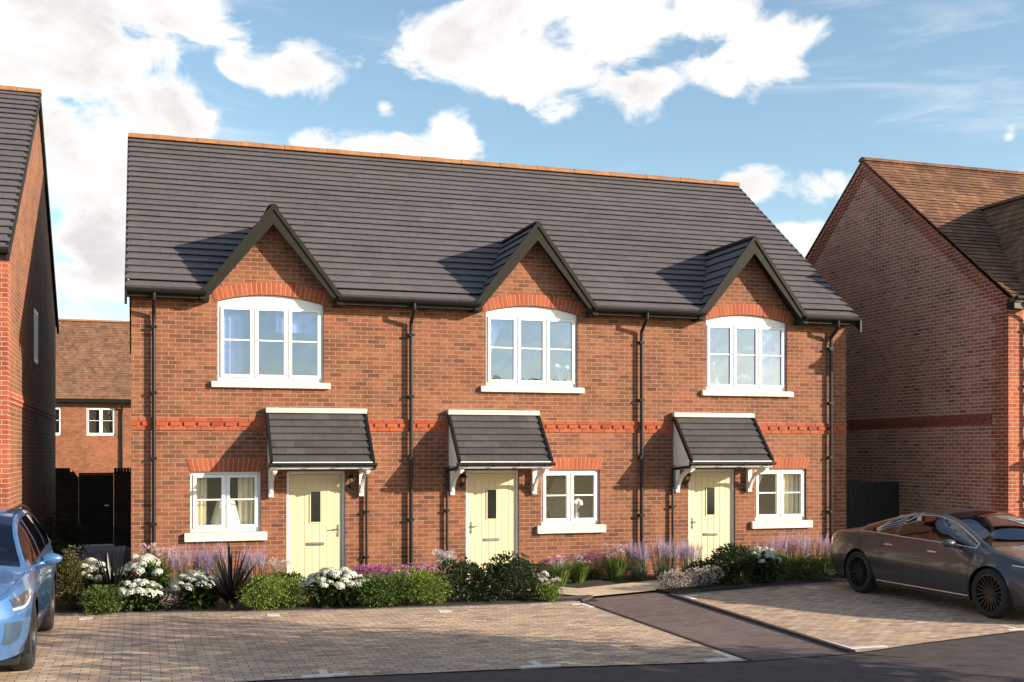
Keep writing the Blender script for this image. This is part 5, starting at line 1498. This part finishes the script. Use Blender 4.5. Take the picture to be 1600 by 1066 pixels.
# cloud banks: (azimuth, elevation, half width, half height, tilt) in degrees on the sky
CL = [(-4, 20.5, 7, 4.6, 0), (1.2, 21.2, 3.6, 4.0, 0), (-4.5, 14.5, 4.2, 3.0, 10), (1.6, 15.3, 3.2, 2.8, -30), (-.2, 12.3, 3.4, 2.6, 0), (-1.6, 8.8, 3.0, 2.0, 0), (-2.6, 5.6, 4.6, 1.2, 0),
      (7.4, 18.2, 3.0, 1.5, 14), (4.3, 18.0, 1.5, 1.5, 0), (11.5, 14.6, 3.0, 1.2, 0), (15.0, 15.2, 1.7, 1.5, 0), (7.5, 14.8, 1.6, .8, 0),
      (21, 21.4, 6.2, 2.1, 4), (14.8, 20.0, 3.0, 1.8, 0), (25.5, 17.9, 4.6, 1.15, 14), (30.6, 19.0, 2.2, 1.5, 20), (20.5, 16.6, 1.6, .9, 10), (27, 22.4, 5.5, 1.5, 10), (18, 18.3, 3.0, 1.3, -10),
      (26.8, 20.7, 4.4, 1.7, 6), (24.2, 19.6, 4.0, 1.5, 10), (23.5, 20.2, 5.5, 1.5, 8), (20.5, 18.6, 3.2, 1.2, 0), (24.5, 22.6, 6.5, 1.4, 0),
      (11.6, 16.7, .8, .6, -20), (29.2, 12.7, 1.8, .9, 0), (33.4, 12.4, 1.9, 1.0, 0), (32.6, 10, 3.0, 1.3, 0), (41.5, 14.2, .6, .6, 0),
      (-48, 20, 14, 4, 5), (-95, 44, 18, 6, 0), (84, 26, 14, 4, -8), (125, 34, 18, 6, 6), (-150, 50, 18, 6, 0), (70, 52, 22, 7, 0), (-20, 48, 22, 7, 0)]
fld = None
for (a, e, rx, ry, ti) in CL:
    mp = t.new('ShaderNodeMapping', vector_type='TEXTURE')
    mp.inputs['Location'].default_value = (R(a), R(e), 0); mp.inputs['Rotation'].default_value = (0, 0, R(ti)); mp.inputs['Scale'].default_value = (R(rx), R(ry), 1)
    t.link(cb.outputs[0], mp.inputs['Vector'])
    ln = t.new('ShaderNodeVectorMath', operation='LENGTH'); t.link(mp.outputs[0], ln.inputs[0])
    v = t.math('MULTIPLY', t.math('SUBTRACT', 1.0, ln.outputs['Value']), .55 + .08 * min(6, min(rx, ry)))
    fld = v if fld is None else t.math('SMOOTH_MAX', fld, v, .12)
fld = t.math('MAXIMUM', fld, -1.2)
n0 = t.noise(nv.outputs[0], 15, 8, .58, .5)
tur = t.math('ADD', t.math('MULTIPLY', t.math('SUBTRACT', n1, .5), 1.5), t.math('MULTIPLY', t.math('SUBTRACT', n0, .5), 2.4))
val = t.math('ADD', t.math('ADD', fld, .02), tur)
# a slow drop-off so that no stray noise makes cloud far from a bank
mask = t.new('ShaderNodeMapRange', interpolation_type='SMOOTHSTEP', clamp=True); mask.inputs['From Min'].default_value = 0; mask.inputs['From Max'].default_value = .42
t.link(val, mask.inputs['Value'])
near = t.new('ShaderNodeMapRange', interpolation_type='SMOOTHSTEP', clamp=True); near.inputs['From Min'].default_value = -.75; near.inputs['From Max'].default_value = -.25
t.link(fld, near.inputs['Value'])
maskv = t.math('MULTIPLY', mask.outputs[0], near.outputs[0])
# thin streaky cirrus
cv = t.new('ShaderNodeVectorMath', operation='MULTIPLY'); cv.inputs[1].default_value = (1.2, 1.2, 7); t.link(D_, cv.inputs[0])
n2 = t.noise(cv.outputs[0], 3.2, 7, .62, .6)
wisp = t.new('ShaderNodeMapRange', interpolation_type='SMOOTHSTEP', clamp=True); wisp.inputs['From Min'].default_value = .50; wisp.inputs['From Max'].default_value = .78; wisp.inputs['To Max'].default_value = .55
t.link(n2, wisp.inputs['Value'])
CW = 3.9
def cw(r, g, b): return c4(r * CW, g * CW, b * CW)
ct = t.ramp(t.noise(nv.outputs[0], 5.2, 7, .62, .4), [(.36, cw(.74, .70, .71)), (.46, cw(.86, .82, .81)), (.54, cw(.99, .965, .95)), (.66, cw(1.06, 1.05, 1.04))])
edge = t.new('ShaderNodeMapRange', clamp=True); edge.inputs['From Min'].default_value = .1; edge.inputs['From Max'].default_value = .7
t.link(val, edge.inputs['Value'])
ct = t.mix(edge.outputs[0], cw(1.04, 1.035, 1.03), ct)
skyc = t.mix(1.0, sky.outputs[0], c4(*SKYTINT), 'MULTIPLY')
c1 = t.mix(wisp.outputs[0], skyc, cw(.95, .97, 1.0))
c2 = t.mix(maskv, c1, ct)
t.link(c2, bg.inputs[0])

sl = bpy.data.lights.new('sun', 'SUN'); sl.energy = 4.3; sl.angle = R(.5); sl.color = (1, .87, .70)
so = bpy.data.objects.new('sun', sl); COL.objects.link(so)
so.rotation_euler = (-sun_v).to_track_quat('-Z', 'Y').to_euler()
so.location = sun_v * 60

# ------------------------------------------------------------------ camera and output
cd = bpy.data.cameras.new('camera'); co = bpy.data.objects.new('camera', cd); COL.objects.link(co)
co.location = (0, -20.07, 2.35); co.rotation_euler = (R(90), 0, R(-18))
cd.sensor_width = 36; cd.lens = 36 * 1786 / 1600; cd.shift_y = .10875; cd.clip_end = 2000
S.camera = co
S.render.resolution_x, S.render.resolution_y = 1024, 682
S.view_settings.view_transform = 'Standard'; S.view_settings.look = 'None'; S.view_settings.gamma = 1; S.view_settings.exposure = 1.1
